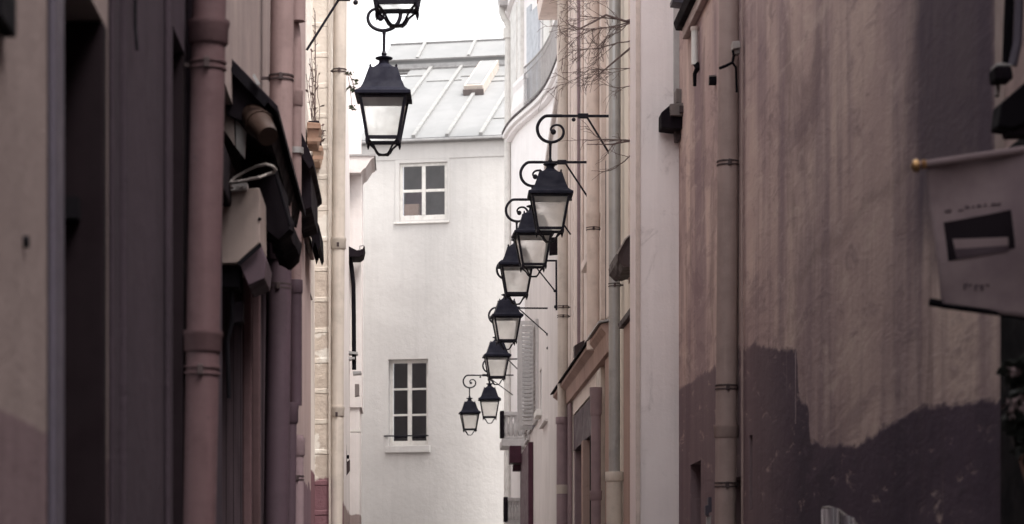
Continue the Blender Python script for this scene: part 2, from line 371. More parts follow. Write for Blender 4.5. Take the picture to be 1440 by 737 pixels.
    def build(s, name, mat, parent=None, smooth=False, bevel=0):
        bm = s.bm; bmesh.ops.recalc_face_normals(bm, faces=bm.faces[:])
        if parent is not None:
            w = Vector(parent['_w']); bmesh.ops.translate(bm, verts=bm.verts[:], vec=-w)
        me = bpy.data.meshes.new(name); bm.to_mesh(me); bm.free()
        me.materials.append(M[mat] if isinstance(mat, str) else mat)
        if smooth:
            me.polygons.foreach_set('use_smooth', [True]*len(me.polygons)); me.update()
        o = bpy.data.objects.new(name, me); C.objects.link(o)
        if parent is not None: o.parent = parent
        o['_w'] = tuple(Vector(parent['_w'])) if parent is not None else (0.,0.,0.)
        if bevel:
            b = o.modifiers.new('bevel', 'BEVEL'); b.width = bevel; b.segments = 2; b.limit_method = 'ANGLE'
        if smooth:
            try:
                e = o.modifiers.new('edges', 'EDGE_SPLIT'); e.split_angle = R(40)
            except Exception: pass
        return o

def thing(name, label, cat, loc=(0,0,0), group=None):
    o = bpy.data.objects.new(name, None); C.objects.link(o); o.location = loc; o.empty_display_size = .1
    o['label'] = label; o['category'] = cat; o['_w'] = tuple(float(a) for a in loc)
    if group: o['group'] = group
    return o
def tag(o, label, cat, group=None):
    o['label'] = label; o['category'] = cat
    if group: o['group'] = group
    return o
def struct(o): o['kind'] = 'structure'; return o
UY = (0,1,0)
def roof(root, x0, x1, y0, y1, z, rise=.0):
    return MB().poly_prism([(x0,y0,z),(x1,y0,z+rise),(x1,y1,z+rise),(x0,y1,z)], [(x0,y0,z+.12),(x1,y0,z+rise+.12),(x1,y1,z+rise+.12),(x0,y1,z+.12)]).build('roof', 'zinc', root)
def left(X): return ((X,0,0), UY, (1,0,0))
def right(X): return ((X,0,0), UY, (-1,0,0))

def window(root, fr, s0, s1, z0, z1, cols, rows, depth=.12, glass='pane', mat='whitewood', fw=.055, mw=.03, room='soil', sill=None, bars=True):
    """casement in a wall hole: frame > pane, sill; dark room behind"""
    o, u, n = fr; m = MB()
    for a, b, c, d in ((s0,s0+fw,z0,z1),(s1-fw,s1,z0,z1),(s0+fw,s1-fw,z1-fw,z1),(s0+fw,s1-fw,z0,z0+fw*1.6)): m.obox(o,u,n,a,b,-depth-.05,-depth,c,d)
    W = (s1-s0-2*fw)
    for i in range(1, cols):
        c = s0+fw+W*i/cols; m.obox(o,u,n,c-fw*.62,c+fw*.62,-depth-.045,-depth+.012,z0+fw*1.6,z1-fw)
    H = z1-fw-(z0+fw*1.6)
    for i in range(cols):
        a, b = s0+fw+W*i/cols+(fw*.62 if i else 0), s0+fw+W*(i+1)/cols-(fw*.62 if i < cols-1 else 0)
        for j in range(1, rows):
            c = z0+fw*1.6+H*j/rows; m.obox(o,u,n,a,b,-depth-.035,-depth-.006,c-mw/2,c+mw/2)
    w = m.build('window', mat, root, bevel=.006)
    MB().obox(o,u,n,s0+fw*.5,s1-fw*.5,-depth-.03,-depth-.024,z0+fw,z1-fw*.5).build('pane', glass, w)
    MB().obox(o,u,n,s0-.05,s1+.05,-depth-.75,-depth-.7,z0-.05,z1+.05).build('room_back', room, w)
    if sill: MB().obox(o,u,n,s0-sill[0],s1+sill[0],-depth,sill[1],z0-sill[2],z0-.004).build('sill', sill[3] if len(sill) > 3 else mat, w, bevel=.008)
    return w

# ------------------------------------------------------------------ ground (below the frame, still there)
struct(MB().box(-300,300,-300,300,-.3,-.12).build('ground', 'earth'))
struct(MB().box(-.45,1.65,-28,62,-.116,-.002).build('road', 'cobble'))
struct(MB().box(-1.4,-.45,-28,62,-.1155,.10).build('pavement', 'kerb', bevel=.02))
struct(MB().box(1.65,2.6,-28,60,-.1155,.10).build('pavement', 'kerb', bevel=.02))

# ------------------------------------------------------------------ LEFT SIDE
LX = -.85; TOP = 6.6
# 1 nearest house: cream plaster, dark doorway
h = thing('corner_house', 'beige plastered house front at the left edge, with a dark doorway beside it', 'house', (LX,5,0))
dtop = 3.22
MB().wall(*left(LX), -25, 7.03, .1, TOP, .4, [(6.02,6.98,.1,dtop)]).build('wall', 'tower', h)
roof(h, LX+.05, -7, -25, 7.03, TOP+.003, 1.2)
MB().box(LX-.322,LX+.004,6.90,6.976,.1,dtop-.004).build('door_frame', 'nearblack', h, bevel=.008)
d = MB().box(LX-.36,LX-.30,6.03,6.90,.1,dtop-.004).build('door', 'nearblack', h)
MB().box(LX-.30,LX-.06,6.84,6.898,zat(300,6.95)-.03,zat(300,6.95)+.03).build('rail', 'black', d)
MB().box(LX+.001,LX+.02,5.84,6.0,.1,TOP).build('edge_strip', 'bluegrey', h, bevel=.008)
MB().box(LX+.001,LX+.03,5.0,5.2,zat(38,5.1),zat(38,5.1)+.6).build('shutter', 'black', h, bevel=.004)
MB().tube([(LX-.01, yat(33,LX), zat(340,yat(33,LX))),(LX+.012, yat(33,LX), zat(340,yat(33,LX)))], .014, 10).build('wall_plug', 'black', h)

# 2 mauve house with narrow recess
h = thing('mauve_house', 'dark mauve plaster house front between the black doorway and the thick rose downpipe', 'house', (LX,8.5,0))
MB().wall(*left(LX-.002), 7.04, 11.35, .1, TOP, .4, [(8.98,9.5,.1,zat(55,9.2))]).build('wall', 'mauve', h)
roof(h, LX+.05, -7, 7.04, 11.35, TOP+.003, 1.2)
MB().box(LX-.36,LX-.004,9.42,9.497,.1,zat(55,9.2)-.004).build('recess_lining', 'nearblack', h)
for y0, y1, p in ((7.06,7.22,.012),(7.30,7.36,.02),(8.66,8.74,.018),(9.55,9.68,.02)):
    MB().box(LX-.001,LX+p,y0,y1,.1,TOP).build('pilaster_strip', 'mauve', h, bevel=.006)
MB().tube([(LX+.012, 7.62, 5.2),(LX+.012,7.62,zat(40,7.62)),(LX+.02,7.6,zat(70,7.6))], .006, 6).build('cable', 'black', h)

TOP = 7.0
# 3 shop house: recessed dark shopfront under a small slate canopy
h = thing('shop_house', 'shop with a recessed dark front under a sloping slate canopy, behind the thick rose downpipe', 'shop house', (LX,13,0))
MB().wall(*left(LX-.004), 11.36, 15.55, .1, TOP, .42, [(11.375,15.35,.1,4.02)]).build('wall', 'shopwall', h)
roof(h, LX+.05, -7, 11.36, 15.55, TOP+.003, 1.2)
MB().box(LX-.40,LX-.01,15.28,15.347,.1,4.016).build('return_panel', 'darkrec', h)
sf = MB().box(LX-.41,LX-.36,11.5,15.28,.1,4.01).build('shopfront', 'darkrec', h)
for y in (12.4,13.4,14.3): MB().box(LX-.36,LX-.33,y,y+.08,.1,4.0).build('mullion', 'nearblack', sf, bevel=.006)
MB().box(LX-.34,LX-.02,11.36+.15,15.28,3.55,3.78).build('lintel', 'slate', h, bevel=.01)
for y in (13.9,14.7): MB().box(LX-.08,LX-.03,y,y+.09,.1,3.5).build('post', 'mauvepaint', h, bevel=.01)
cp = MB()
def c3(px, py, Y): q = at(px,py,Y); return (q.x, q.z)
a0, a1 = c3(314,70,12), c3(391,149,12)
cp.prof_y([a0, a1, (a1[0],a1[1]-.035), (a0[0],a0[1]-.05)], 12.0, 15.2)
cpo = cp.build('canopy', 'slate', h, bevel=.004)
g = MB(); g.prof_y([(a0[0]+.012,a0[1]-.056),(a1[0]-.03,a1[1]-.024),(a1[0]-.05,a1[1]-.12),(a0[0]+.012,a0[1]-.30)], 12.05, 15.1); g.build('soffit', 'slate', cpo)
MB().prof_px([(322,98),(330,90),(378,140),(372,150)], 11.96, 11.98).build('verge_board', 'black', cpo)
pm = MB().prof_px([(355,106),(358,104),(366,118),(362,120)], 11.93, 11.95); pm.build('paint_scrap', 'zinc', cpo)

# things hung on the shopfront
t = thing('awning_roll', 'dark furled fabric awning sagging below the slate canopy', 'awning', at(380,260,13.2))
m = MB(); rings = []
prof = [(340,188),(372,186),(384,215),(390,245),(399,280),(409,305),(408,322),(392,338),(374,326),(368,290),(352,262),(338,240)]
for k in range(15):
    y = 12.75+k*.09; ring = []
    for i, (px, py) in enumerate(prof):
        q = at(px, py, 12.75); ring.append(m.bm.verts.new((q.x+random.uniform(-.008,.008)+.008*math.sin(k*1.3+i), y, q.z+random.uniform(-.008,.008)+.01*math.sin(k*.9+i*2))))
    rings.append(ring)
for k in range(14):
    for i in range(len(prof)): m.bm.faces.new((rings[k][i], rings[k][(i+1)%len(prof)], rings[k+1][(i+1)%len(prof)], rings[k+1][i]))
m.bm.faces.new(rings[0][::-1]); m.bm.faces.new(rings[-1])
ao = m.build('fabric', 'fabric', t, smooth=True)
MB().tube([at(345,205,12.7), at(376,205,12.7), at(392,262,12.7), at(408,318,12.7)], .008, 6).build('edge_cord', 'black', t)
t = thing('flue', 'stubby bronze coloured flue pointing out from under the slate canopy', 'flue', at(352,180,12.4))
m = MB(); pa = [at(330,128,12.3), at(344,146,12.2), at(354,160,12.1), at(364,174,12.0), at(377,192,11.9)]
m.tube(pa, [.036,.05,.060,.066,.050], 16); m.build('tube', 'flue', t, smooth=True)
for i in (1, 2, 3):
    p, q = Vector(pa[i]), (Vector(pa[i+1])-Vector(pa[i-1])).normalized()
    MB().tube([p-q*.008, p+q*.008], [.06,.067,.071][i-1], 16).build('band', 'flue', t, smooth=True)
t = thing('sheet_panel', 'pale grimy boards leaning under the slate canopy, left of the bronze flue', 'board', at(330,185,12.1))
MB().prof_px([(310,140),(329,163),(330,205),(310,175)], 12.10, 12.13).build('board', 'whitebox', t)
MB().prof_px([(331,165),(346,186),(344,223),(332,207)], 12.12, 12.15).build('board', 'greypaint', t)
# enamel box
Yb = 12.2
t = thing('sign_box', 'yellowed white box with a cut off lower corner on the shop beside the rose downpipe', 'box', at(340,330,Yb))
m = MB().prof_px([(300,267),(365,264),(366,341),(333,370),(300,371)], Yb, Yb+.55); m.build('casing', 'whitebox', t, bevel=.006)
m = MB().prof_px([(336,371.5),(366.5,344),(375,366),(372,392),(349,402)], Yb+.02, Yb+.5); m.build('chute', 'plumdark', t, bevel=.006)
MB().prof_px([(333,370),(366,341),(368,346),(337,374)], Yb-.012, Yb-.002).build('edge_trim', 'black', t)
MB().prof_px([(304,268),(322,267),(321,284),(304,285)], Yb-.014, Yb-.002).build('name_plate', 'slate', t, bevel=.003)
MB().ball(at(365,308,Yb), .009, 8).build('catch', 'black', t)
t = thing('junction_box', 'black box hanging under the yellowed white box on the shopfront', 'box', at(322,390,12.3))
MB().prof_px([(308,371),(338,374),(337,405),(308,404)], 12.26, 12.45).build('casing', 'black', t, bevel=.006)
MB().tube([at(326,404,12.3), at(327,450,12.3), at(320,480,12.3), at(322,560,12.3)], .012, 6).build('cable', 'black', t)
MB().prof_px([(326,425),(342,423),(342,452),(326,455)], 12.3, 12.4).build('valve', 'slate', t, bevel=.004)
t = thing('wire_loop', 'pale wire bent into a loose loop on top of the white box', 'wire', at(350,248,12.1))
pts = [(322,258),(330,250),(345,241),(360,234),(374,231),(384,234),(388,239),(384,243),(374,246),(366,249),(350,252),(335,255),(324,257),(320,261),(330,264),(342,263)]
MB().tube([at(x,y,12.1+.06*math.sin(i)) for i,(x,y) in enumerate(pts)], .007, 8).build('loop', 'whitecable', t, smooth=True)
MB().prof_px([(322,259),(348,257),(347,266),(323,268)], 12.15, 12.25).build('clip', 'greypaint', t, bevel=.003)

TOP = 7.6
# 4 faded pink house
h = thing('pink_house', 'faded pink house front with a capped pilaster behind the paired downpipes', 'house', (LX,18,0))
MB().wall(*left(LX), 15.56, 20.45, .1, TOP, .4, [(15.9,16.9,6.2,8.0)]).build('wall', 'pink', h)
roof(h, LX+.06, -7, 15.56, 20.45, TOP+.003, 1.2)
MB().box(LX-.001,LX+.045,17.9,20.45,.1,zat(306,18.2)).build('pilaster', 'pink', h, bevel=.01)
MB().box(LX-.001,LX+.075,17.85,20.47,zat(306,18.2)+.002,zat(298,18.2)+.03).build('pilaster_cap', 'rosepaint', h, bevel=.01)
b0, b1 = c3(411,155,17.6), c3(441,226,17.6)
cp = MB().prof_y([b0,b1,(b1[0],b1[1]-.03),(b1[0]-.03,b1[1]-.06),(b0[0],b0[1]-.22)], 17.6, 19.3).build('canopy', 'slate', h, bevel=.004)
MB().prof_px([(414,222),(437,228),(438,292),(414,300)], 17.75, 19.0).build('fascia', 'slate', h, bevel=.006)
t = thing('torn_awning', 'dark torn awning edge drooping beside the pink pilaster cap', 'awning', at(440,318,19.0))
prof = [(418,282),(430,286),(441,300),(449,318),(450,345),(447,352),(443,340),(439,350),(437,320),(428,305)]
m = MB().prof_px(prof, 19.2, 20.1); m.build('fabric', 'fabric', t)
MB().tube([at(446,290,19.6), at(446,312,19.6)], .006, 6).build('hook', 'oldmetal', t); MB().tube([at(441,290,19.6), at(441,312,19.6)], .006, 6).build('hook', 'oldmetal', t)

TOP = 9.0
# 5 limewashed stone house
h = thing('stone_house', 'cream house with bare stone quoins between the pink house and the cream downpipe', 'house', (LX,24,0))
MB().wall(*left(LX), 20.46, 27.2, .1, TOP, .4, [(20.75,21.55,5.75,7.6)]).build('wall', 'limewash', h)
roof(h, -.70, -7, 20.46, 27.2, TOP+.003, .8)
MB().box(LX-.03,-.712,22.0,27.2,.1,TOP).build('quoin_pier', 'stone', h, bevel=.012)
MB().box(LX-.001,LX+.035,20.47,21.55,.1,zat(300,21)).build('pilaster', 'limewash', h, bevel=.01)
MB().prof_px([(429,375),(434,373),(435,406),(438,416),(429,416)], 20.3, 20.6).build('lantern_hook', 'oldmetal', h, bevel=.004)
window(h, left(LX), 20.75, 21.55, 5.75, 7.6, 2, 3, .1)
for (pa, pb, pc, pd, Y, lab) in ((427,451,172,203,20.5,'weathered wooden planter with dry stalks on the first sill of the cream house'),(439,454,204,228,21.7,'small pale planter box hanging below the dry stalks on the cream house')):
    t = thing('planter_box', lab, 'planter', at((pa+pb)/2, pd, Y), 'planter boxes on the cream house')
    A, B = at(pa,pd,Y), at(pb,pc,Y); x1 = B.x; x0 = LX+.012
    bx = MB().poly_prism([(x0+.0,Y,A.z),(x1-.03,Y,A.z),(x1-.03,Y+.32,A.z),(x0,Y+.32,A.z)], [(x0,Y-.02,B.z),(x1,Y-.02,B.z-.01),(x1,Y+.34,B.z-.01),(x0,Y+.34,B.z)])
    bx.build('box', 'wood' if Y < 21 else 'card', t, bevel=.006)
    MB().box(x0+.01,x1-.012,Y,Y+.31,B.z-.012,B.z+.012).build('soil', 'soil', t)
    MB().box(x0,x1+.004,Y-.028,Y-.020,A.z+.02,A.z+.05).build('batten', 'wood', t); MB().box(x0,x1+.002,Y-.030,Y-.021,B.z-.055,B.z-.03).build('batten', 'wood', t)
    st = MB()
    for k in range(9):
        x, y = random.uniform(x0+.03, x1-.03), Y+random.uniform(.02,.28); hh = random.uniform(.12,.5)*(1.25 if Y < 21 else .5)
        pts = [Vector((x,y,B.z))]
        for s in range(5): pts.append(pts[-1]+Vector((random.uniform(-.02,.02),random.uniform(-.03,.03),hh/5)))
        st.tube(pts, .0028, 4)
        for q in pts[2:]:
            if random.random() < .7:
                d = Vector((random.uniform(-1,1),random.uniform(-1,1),random.uniform(-.3,.8)))*.03; e = Vector((random.uniform(-1,1),random.uniform(-1,1),.2))*.02
                st.face([q, q+d+e, q+d*1.8, q+d-e])
    st.build('dry_stalks', 'twig', t)
MBt = MB().tube([at(443,20,21.2), at(443.5,110,21.2), at(443,195,21.2)], .005, 5)
for k in range(30):
    y = 20+k*5.5+random.uniform(-2,2); q = at(443,y,21.2); MBt.tube([q, q+Vector((random.uniform(-.03,.03),random.uniform(-.03,.03),random.uniform(-.02,.05)))], .003, 4)
tag(MBt.build('climber_stem', 'twig'), 'thin dry climbing stem running straight up the cream house', 'plant')

# 6 pale block at the end of the left side
BX, BY = -.68, 36.0
h = thing('pale_house', 'tall pale house corner with a moulded cornice, right behind the cream downpipe', 'house', (BX,BY,0))
MB().wall(*left(LX-.003), 27.21, BY+.02, .1, 11.0, .4).build('wall', 'palewall', h)
roof(h, LX+.05, -7, 27.21, BY-.03, 11.003, .6)
roof(h, BX, -7, BY-.02, BY+1.3, zat(-40,BY)+.003, .3)
MB().box(-6,BX-.03,BY,BY+1.3,.1,zat(-40,BY)).build('end_wall', 'palewall', h, bevel=.01)
zc = zat(243,BY)
MB().box(-5.9,BX-.001,BY-.025,BY+1.2,zc-3.4,zc).build('end_pier', 'palewall', h, bevel=.01)
prof = [(487,243),(507,243),(511,238),(514,236),(518,230),(522,224),(526,222),(526,219),(487,219)]
MB().prof_px(prof, BY-.26, BY+.9).build('cornice', 'palewall', h, bevel=.004)
MB().prof_px([(486,219),(528,219),(528,216),(486,217)], BY-.28, BY+.95).build('cornice_flashing', 'zinc', h)
t = thing('gutter_hood', 'dark sheet metal gutter end sticking out from the pale house corner', 'gutter', at(498,352,35.5))
MB().prof_px([(484,344),(492,347),(502,352),(510,350),(512,345),(513,347),(511,357),(506,361),(494,361),(484,358)], 35.3, 35.9).build('trough', 'slate', t, bevel=.004)
MB().tube([at(506,352,35.3), at(506,346,35.3), at(512,345,35.3)], .01, 6).build('strap', 'zinc', t)
MB().tube([at(490,358,35.4), at(494,372,35.4), at(497,400,35.4), at(497.5,440,35.4), at(498,520,35.4)], .032, 10).build('spout_pipe', 'black', t, smooth=True)
t = thing('pipe_bracket', 'grey wall bracket holding the thin black pipe on the pale house', 'bracket', at(496,496,35.5))
MB().prof_px([(485,493),(503,495),(503,498),(485,497)], 35.3, 35.6).build('arm', 'zinc', t); MB().prof_px([(486,502),(499,502),(499,505),(486,505)], 35.3, 35.6).build('arm', 'zinc', t)
MB().prof_px([(496,522),(508,522),(508,525),(496,526)], 35.3, 35.6).build('arm', 'zinc', t)
t = thing('alarm_box', 'small dark grey box at the foot of the thin black pipe on the pale house', 'box', at(502,545,35.4))
MB().prof_px([(499,540),(505,540),(505,556),(499,557)], 35.3, 35.5).build('casing', 'oldmetal', t, bevel=.004)
MB().prof_px([(493,604),(507,604),(507,607),(493,607)], 35.4, 35.6).build('arm', 'whitewood', t)
t = thing('broken_grille', 'dark rusty iron grate hanging low on the pale house beside the cream downpipe', 'grate', at(486,640,34))
MB().prof_px([(479,619),(487,619),(488,650),(492,646),(492,662),(486,670),(479,668)], 34, 34.1).build('plate', 'brownmetal', t); MB().prof_px([(480,640),(491,640),(491,645),(480,645)], 33.97, 33.995).build('bar', 'black', t)

h = thing('light_block_house', 'plain unseen house added behind the pale house corner to shade the end wall', 'house', (-2.2,48,0))  # out of view, added to hold light off the end wall
MB().wall(*left(-2.1), 37.4, 62.2, .1, 11, .4).build('wall', 'palewall', h); roof(h, -2.05, -9, 37.4, 62.2, 11.003, .8)
# ------------------------------------------------------------------ downpipes
PG = 'rainwater downpipes on the alley walls'
def downpipe(label, px0, px1, Y, py_top, py_bot, mat, collars=(), clamps=(), lean=0., lower=None, wallx=None, r=None):
    """px0..px1 give axis and radius at distance Y; collars/clamps: (py, height, swell)"""
    ax = at((px0+px1)/2, 0, Y).x; r = r or (px1-px0)/2*Y/F
    z1, z0 = zat(py_top, Y), (.1 if py_bot is None else zat(py_bot, Y))
    t = thing('downpipe', label, 'downpipe', (ax, Y, z0), PG)
    L = lambda z: ax+lean*(z-zat(370,Y))
    def ring(za, zb, rr, rr2=None): return MB().tube([(L(za),Y,za),(L(zb),Y,zb)], [rr, rr2 or rr], 24)
    zs = [z0, z1]
    if lower:
        zl = zat(lower[0], Y); ring(z0, zl, lower[1]).build('pipe', lower[2], t, smooth=True); zs = [zl+.002, z1]
        ring(zl-.06, zl+.03, lower[1]*1.14).build('collar', lower[2], t, smooth=True, bevel=.004)
    ring(zs[0], zs[1], r).build('pipe', mat, t, smooth=True)
    for py, hgt, sw in collars:
        z = zat(py, Y); hh = hgt*Y/F
        c = MB().tube([(L(z-hh),Y,z-hh),(L(z-hh*.9),Y,z-hh*.9),(L(z-hh*.3),Y,z-hh*.3),(L(z-hh*.2),Y,z-hh*.2),(L(z),Y,z),(L(z+.001),Y,z+.001)], [r*1.06, r*sw, r*sw, r*sw*1.06, r*sw*1.06, r*1.02], 24)
        c.build('collar', mat, t, smooth=True)
    wx = wallx if wallx is not None else (LX if ax < 0 else 2.08)
    for py in clamps:
        z = zat(py, Y); c = MB().tube([(L(z-.016),Y,z-.016),(L(z-.008),Y,z-.008)], r*1.09, 24).tube([(L(z+.008),Y,z+.008),(L(z+.016),Y,z+.016)], r*1.09, 24).build('clamp', 'mauvepaint' if mat == 'mauvepaint' else 'brownmetal', t, smooth=True)
        sgn = -1 if ax < 0 else 1
        MB().box(min(L(z)-sgn*-r, wx), max(L(z)+sgn*r, wx), Y-.012, Y+.012, z-.007, z+.007).build('stay', 'brownmetal', c)
        MB().box(L(z)-.011, L(z)+.011, Y-r*1.22, Y-r*1.0, z-.022, z+.018).build('bolt', 'brownmetal', c, bevel=.003)
    return t
downpipe('thick mauve rose downpipe with heavy collars, nearest on the left', 263, 311, 9.45, -300, None, 'mauvepaint', [(30,34,1.16),(466,30,1.13)], [92,521], lean=.020)
downpipe('rosy downpipe with wire clamps just right of the slate canopy', 376, 409, 14.3, -250, None, 'rosepaint', [], [110,403], lean=.012, lower=(352,.072,'plumdark'))
t = downpipe('slim rose downpipe with a swan neck at the top, beside the rosy clamped downpipe', 408, 424, 16.6, 60, 570, 'rosepaint', [(128,22,1.22)], [], lean=.0, lower=(400,.041,'plumdark'))
MB().tube([at(416,62,16.6), at(414,40,16.6), at(411,26,16.62), at(416,10,16.7), at(420,-20,16.7), at(420,-200,16.7)], .038, 16).build('swan_neck', 'rosepaint', t, smooth=True)
MB().tube([at(418.5,30,16.55), at(418.5,-20,16.55)], .052, 16).build('collar', 'rosepaint', t, smooth=True)
z = zat(212,16.6); MB().tube([(t.location.x,16.6,z-.02),(t.location.x,16.6,z+.02)], .052, 16).build('clamp', 'zinc', t, smooth=True)
downpipe('short mauve cast iron pipe with a square topped socket low on the left', 404, 420, 15.8, 566, None, 'plumdark', [(568,28,1.25)], [], lean=.012)
downpipe('pinkish socketed pipe stub low in front of the pink pilaster', 410, 427, 17.6, 612, None, 'purplepipe', [(616,26,1.22)], [672])
downpipe('tall cream downpipe in front of the stone quoins', 466, 484.5, 22.5, -200, None, 'creampaint', [(335,16,1.18),(572,14,1.15)], [100,345,583], lean=.008, wallx=-.712)
MB().tube([(-.700,21.98,.2),(-.700,21.98,8.9)], .009, 6).build('x','creampaint').name='tmp2'
o = bpy.data.objects['tmp2']; o.name = 'thin_pipe'; tag(o, 'thin brownish conduit hugging the left side of the tall cream downpipe', 'conduit')
downpipe('beige downpipe on the streaked right wall with wired clamps', 1008, 1038, 16.4, -200, None, 'beigepaint', [(598,18,1.14)], [230,545,682], lean=.008, wallx=RX)
downpipe('pale downpipe at the far end of the cream house, dark plum below', 784, 799, 32.1, -120, None, 'creampaint', [(682,14,1.2)], [432,445], lower=(590,.082,'purplepipe'))
downpipe('pinkish downpipe with a double collar ending above the shop cornice', 825, 843, 26.9, -120, 492, 'pinkpaint', [(300,20,1.12)], [322])
downpipe('grey zinc downpipe running into a fat cream iron foot', 856, 872, 24.1, -150, None, 'zinc', [], [401], lower=(668,.078,'creampaint'))
downpipe('fluted plum downpipe under the shop cornice', 831, 845, 26.2, 545, None, 'purplepipe', [(545,40,1.2),(690,14,1.2)], [])
# S-bend pipe and gutter at the junction of the end house and the rounded house
t = thing('downpipe', 'white S bent downpipe between the zinc roof and the rounded house', 'downpipe', at(714,190,58.6), PG)
MB().tube([at(705.5,8,58.6), at(706,18,58.6), at(709,26,58.6), at(714,33,58.6), at(715,42,58.6), at(714.5,60,58.6), at(714,120,58.6), at(713.5,520,58.6), at(713,740,58.6)], .075, 12).build('pipe', 'whitewood', t, smooth=True)
MB().tube([at(714.5,40,58.6), at(714.5,54,58.6)], .12, 12).build('hopper', 'whitewood', t, smooth=True)
MB().prof_px([(700,-12),(718,-12),(715,7),(703,7)], 58.3, 58.9).build('gutter_box', 'greypaint', t, bevel=.01)

# ------------------------------------------------------------------ END HOUSE
A = at(470, 850, 62.54); B = at(745, 850, 61.52); A.z = B.z = 0
eu = (B-A).normalized(); en = Vector((eu.y, -eu.x, 0)); eL = (B-A).length
def on_end(px, py, d=0.):
    """ray through a photo point onto the end wall plane (shifted d along its normal): returns (s, z)"""
    ray = at(px, py, 1.0)-Vector((0,0,EYE)); o = Vector((0,0,EYE))
    k = (A+en*d-o).dot(en)/ray.dot(en); q = o+ray*k
    return (q-A).dot(eu), q.z
fr = (A, eu, en)
h = thing('end_house', 'white house with a zinc roof and two windows closing the end of the alley', 'house', A+eu*(eL/2))
ze = on_end(620,194)[1]
wu = (*[on_end(562,0)[0], on_end(629,0)[0]], on_end(596,309)[1], on_end(596,229)[1])
wl = (*[on_end(546,0)[0], on_end(602,0)[0]], on_end(574,627)[1], on_end(574,505)[1])
MB().wall(A, eu, en, -6, eL+1, -.1, ze, .45, [wu, wl]).build('wall', 'endwall', h)
zb = on_end(620,223)[1]; MB().obox(A,eu,en,-6,eL+1,.002,.02,zb,ze-.12).build('frieze', 'endwall', h, bevel=.01)
w = window(h, fr, *wu, 2, 2, .04, 'panehi', room='curtain', fw=.075, mw=.07)
a, b = wu[0]-.0, wu[1]
su = MB()
for q in ((wu[0]-.11,wu[0]-.004,wu[2]-.05,wu[3]+.09),(wu[1]+.004,wu[1]+.05,wu[2]-.05,wu[3]+.09),(wu[0]-.004,wu[1]+.004,wu[3]+.004,wu[3]+.09)): su.obox(A,eu,en,q[0],q[1],-.05,.022,q[2],q[3])
su.build('surround', 'endwall', w, bevel=.006)
MB().obox(A,eu,en,wu[0]-.14,wu[1]+.05,-.05,.06,wu[2]-.10,wu[2]-.05).build('sill', 'whitewood', w, bevel=.012)
MB().obox(A,eu,en,wu[0]+.09,wu[0]+.46,-.35,-.12,wu[2]+.13,wu[2]+.42).build('cardboard_box', 'card', w)
MB().obox(A,eu,en,wu[0]+.05,wu[0]+.58,-.55,-.5,wu[2]+.1,wu[2]+.8).build('curtain', 'plumroom', w)
w = window(h, fr, *wl, 2, 3, .2, 'pane', fw=.085, mw=.05, sill=(.06,.10,.17,'endwall'))
sr = on_end(574,613)[1]; m = MB(); m.tube([A+eu*(wl[0]-.10)+en*.05+Vector((0,0,sr)), A+eu*(wl[1]+.02)+en*.05+Vector((0,0,sr))], .018, 8)
m.tube([A+eu*(wl[0]-.06)+en*-.05+Vector((0,0,sr)), A+eu*(wl[0]-.06)+en*.05+Vector((0,0,sr))], .014, 6); m.build('guard_bar', 'iron', w)
# roof: lower slope, flashing band, upper slope
sl = R(25.6); dn = (-en)*math.cos(sl)+Vector((0,0,math.sin(sl))); E0 = A+Vector((0,0,ze))+en*.12
nrm = eu.cross(dn).normalized()
nrm = nrm if nrm.z > 0 else -nrm
def on_roof(px, py, o=None, d=None, nn=None):
    o, d, nn = o or E0, d or dn, nn or nrm
    ray = at(px, py, 1.0)-Vector((0,0,EYE)); c = Vector((0,0,EYE)); k = (o-c).dot(nn)/ray.dot(nn); q = c+ray*k
    return (q-o).dot(eu), (q-o).dot(d)
def slab(o, d, nn, s0a, s1a, s0b, s1b, t0, t1, h0, h1):
    m = MB(); g = lambda s, t, hh: o+eu*s+d*t+nn*hh
    return m.poly_prism([g(s0a,t0,h0),g(s1a,t0,h0),g(s1b,t1,h0),g(s0b,t1,h0)], [g(s0a,t0,h1),g(s1a,t0,h1),g(s1b,t1,h1),g(s0b,t1,h1)])
Lr = on_roof(640,95)[1]
sL = on_roof(505,193)[0]
rf = slab(E0, dn, nrm, sL, eL+2, sL, eL+5, 0, Lr, -.12, 0).build('roof', 'roofzinc', h)
s0 = on_roof(630,190)[0]; sp = on_roof(677,189)[0]-s0
for k in range(-3, 6):
    s = s0+k*sp
    if s > sL+.1: slab(E0, dn, nrm, s-.045, s+.045, s-.045, s+.045, .02, Lr, .003, .075).build('standing_seam', 'seam', rf)
for (xa, ya, xb) in ((548,109,600),(600,115,648),(648,108,662),(690,108,722),(686,115,722),(694,167,722)):
    s1, t1 = on_roof(xa,ya); s2, _ = on_roof(xb,ya); slab(E0, dn, nrm, s1, s2, s1, s2, t1-.03, t1+.03, .002, .03).build('cross_welt', 'seam', rf)
MB().obox(A,eu,en,sL-.05,eL+1.5,.05,.2,ze-.10,ze-.03).build('eave_gutter', 'zinc', h, bevel=.02)
E1 = E0+dn*Lr; zb2 = .27
u0 = on_roof(545,60)[0]
MB().obox(E1,eu,en,on_roof(538,95)[0],eL+5,-.2,-.002,-.1,zb2).build('flashing_band', 'zinc', rf, bevel=.01)
slab(E0, dn, nrm, on_roof(538,95)[0], eL+5, on_roof(538,95)[0], eL+5, Lr-.08, Lr-.01, .004, .05).build('cross_welt', 'zinc', rf)
E2 = E1+Vector((0,0,zb2)); s2 = R(31); d2 = (-en)*math.cos(s2)+Vector((0,0,math.sin(s2))); n2 = Vector((0,0,1))*math.cos(s2)+en*math.sin(s2)
q0 = on_roof(539,82,E2,d2,n2)[0]; L2 = on_roof(640,60,E2,d2,n2)[1]
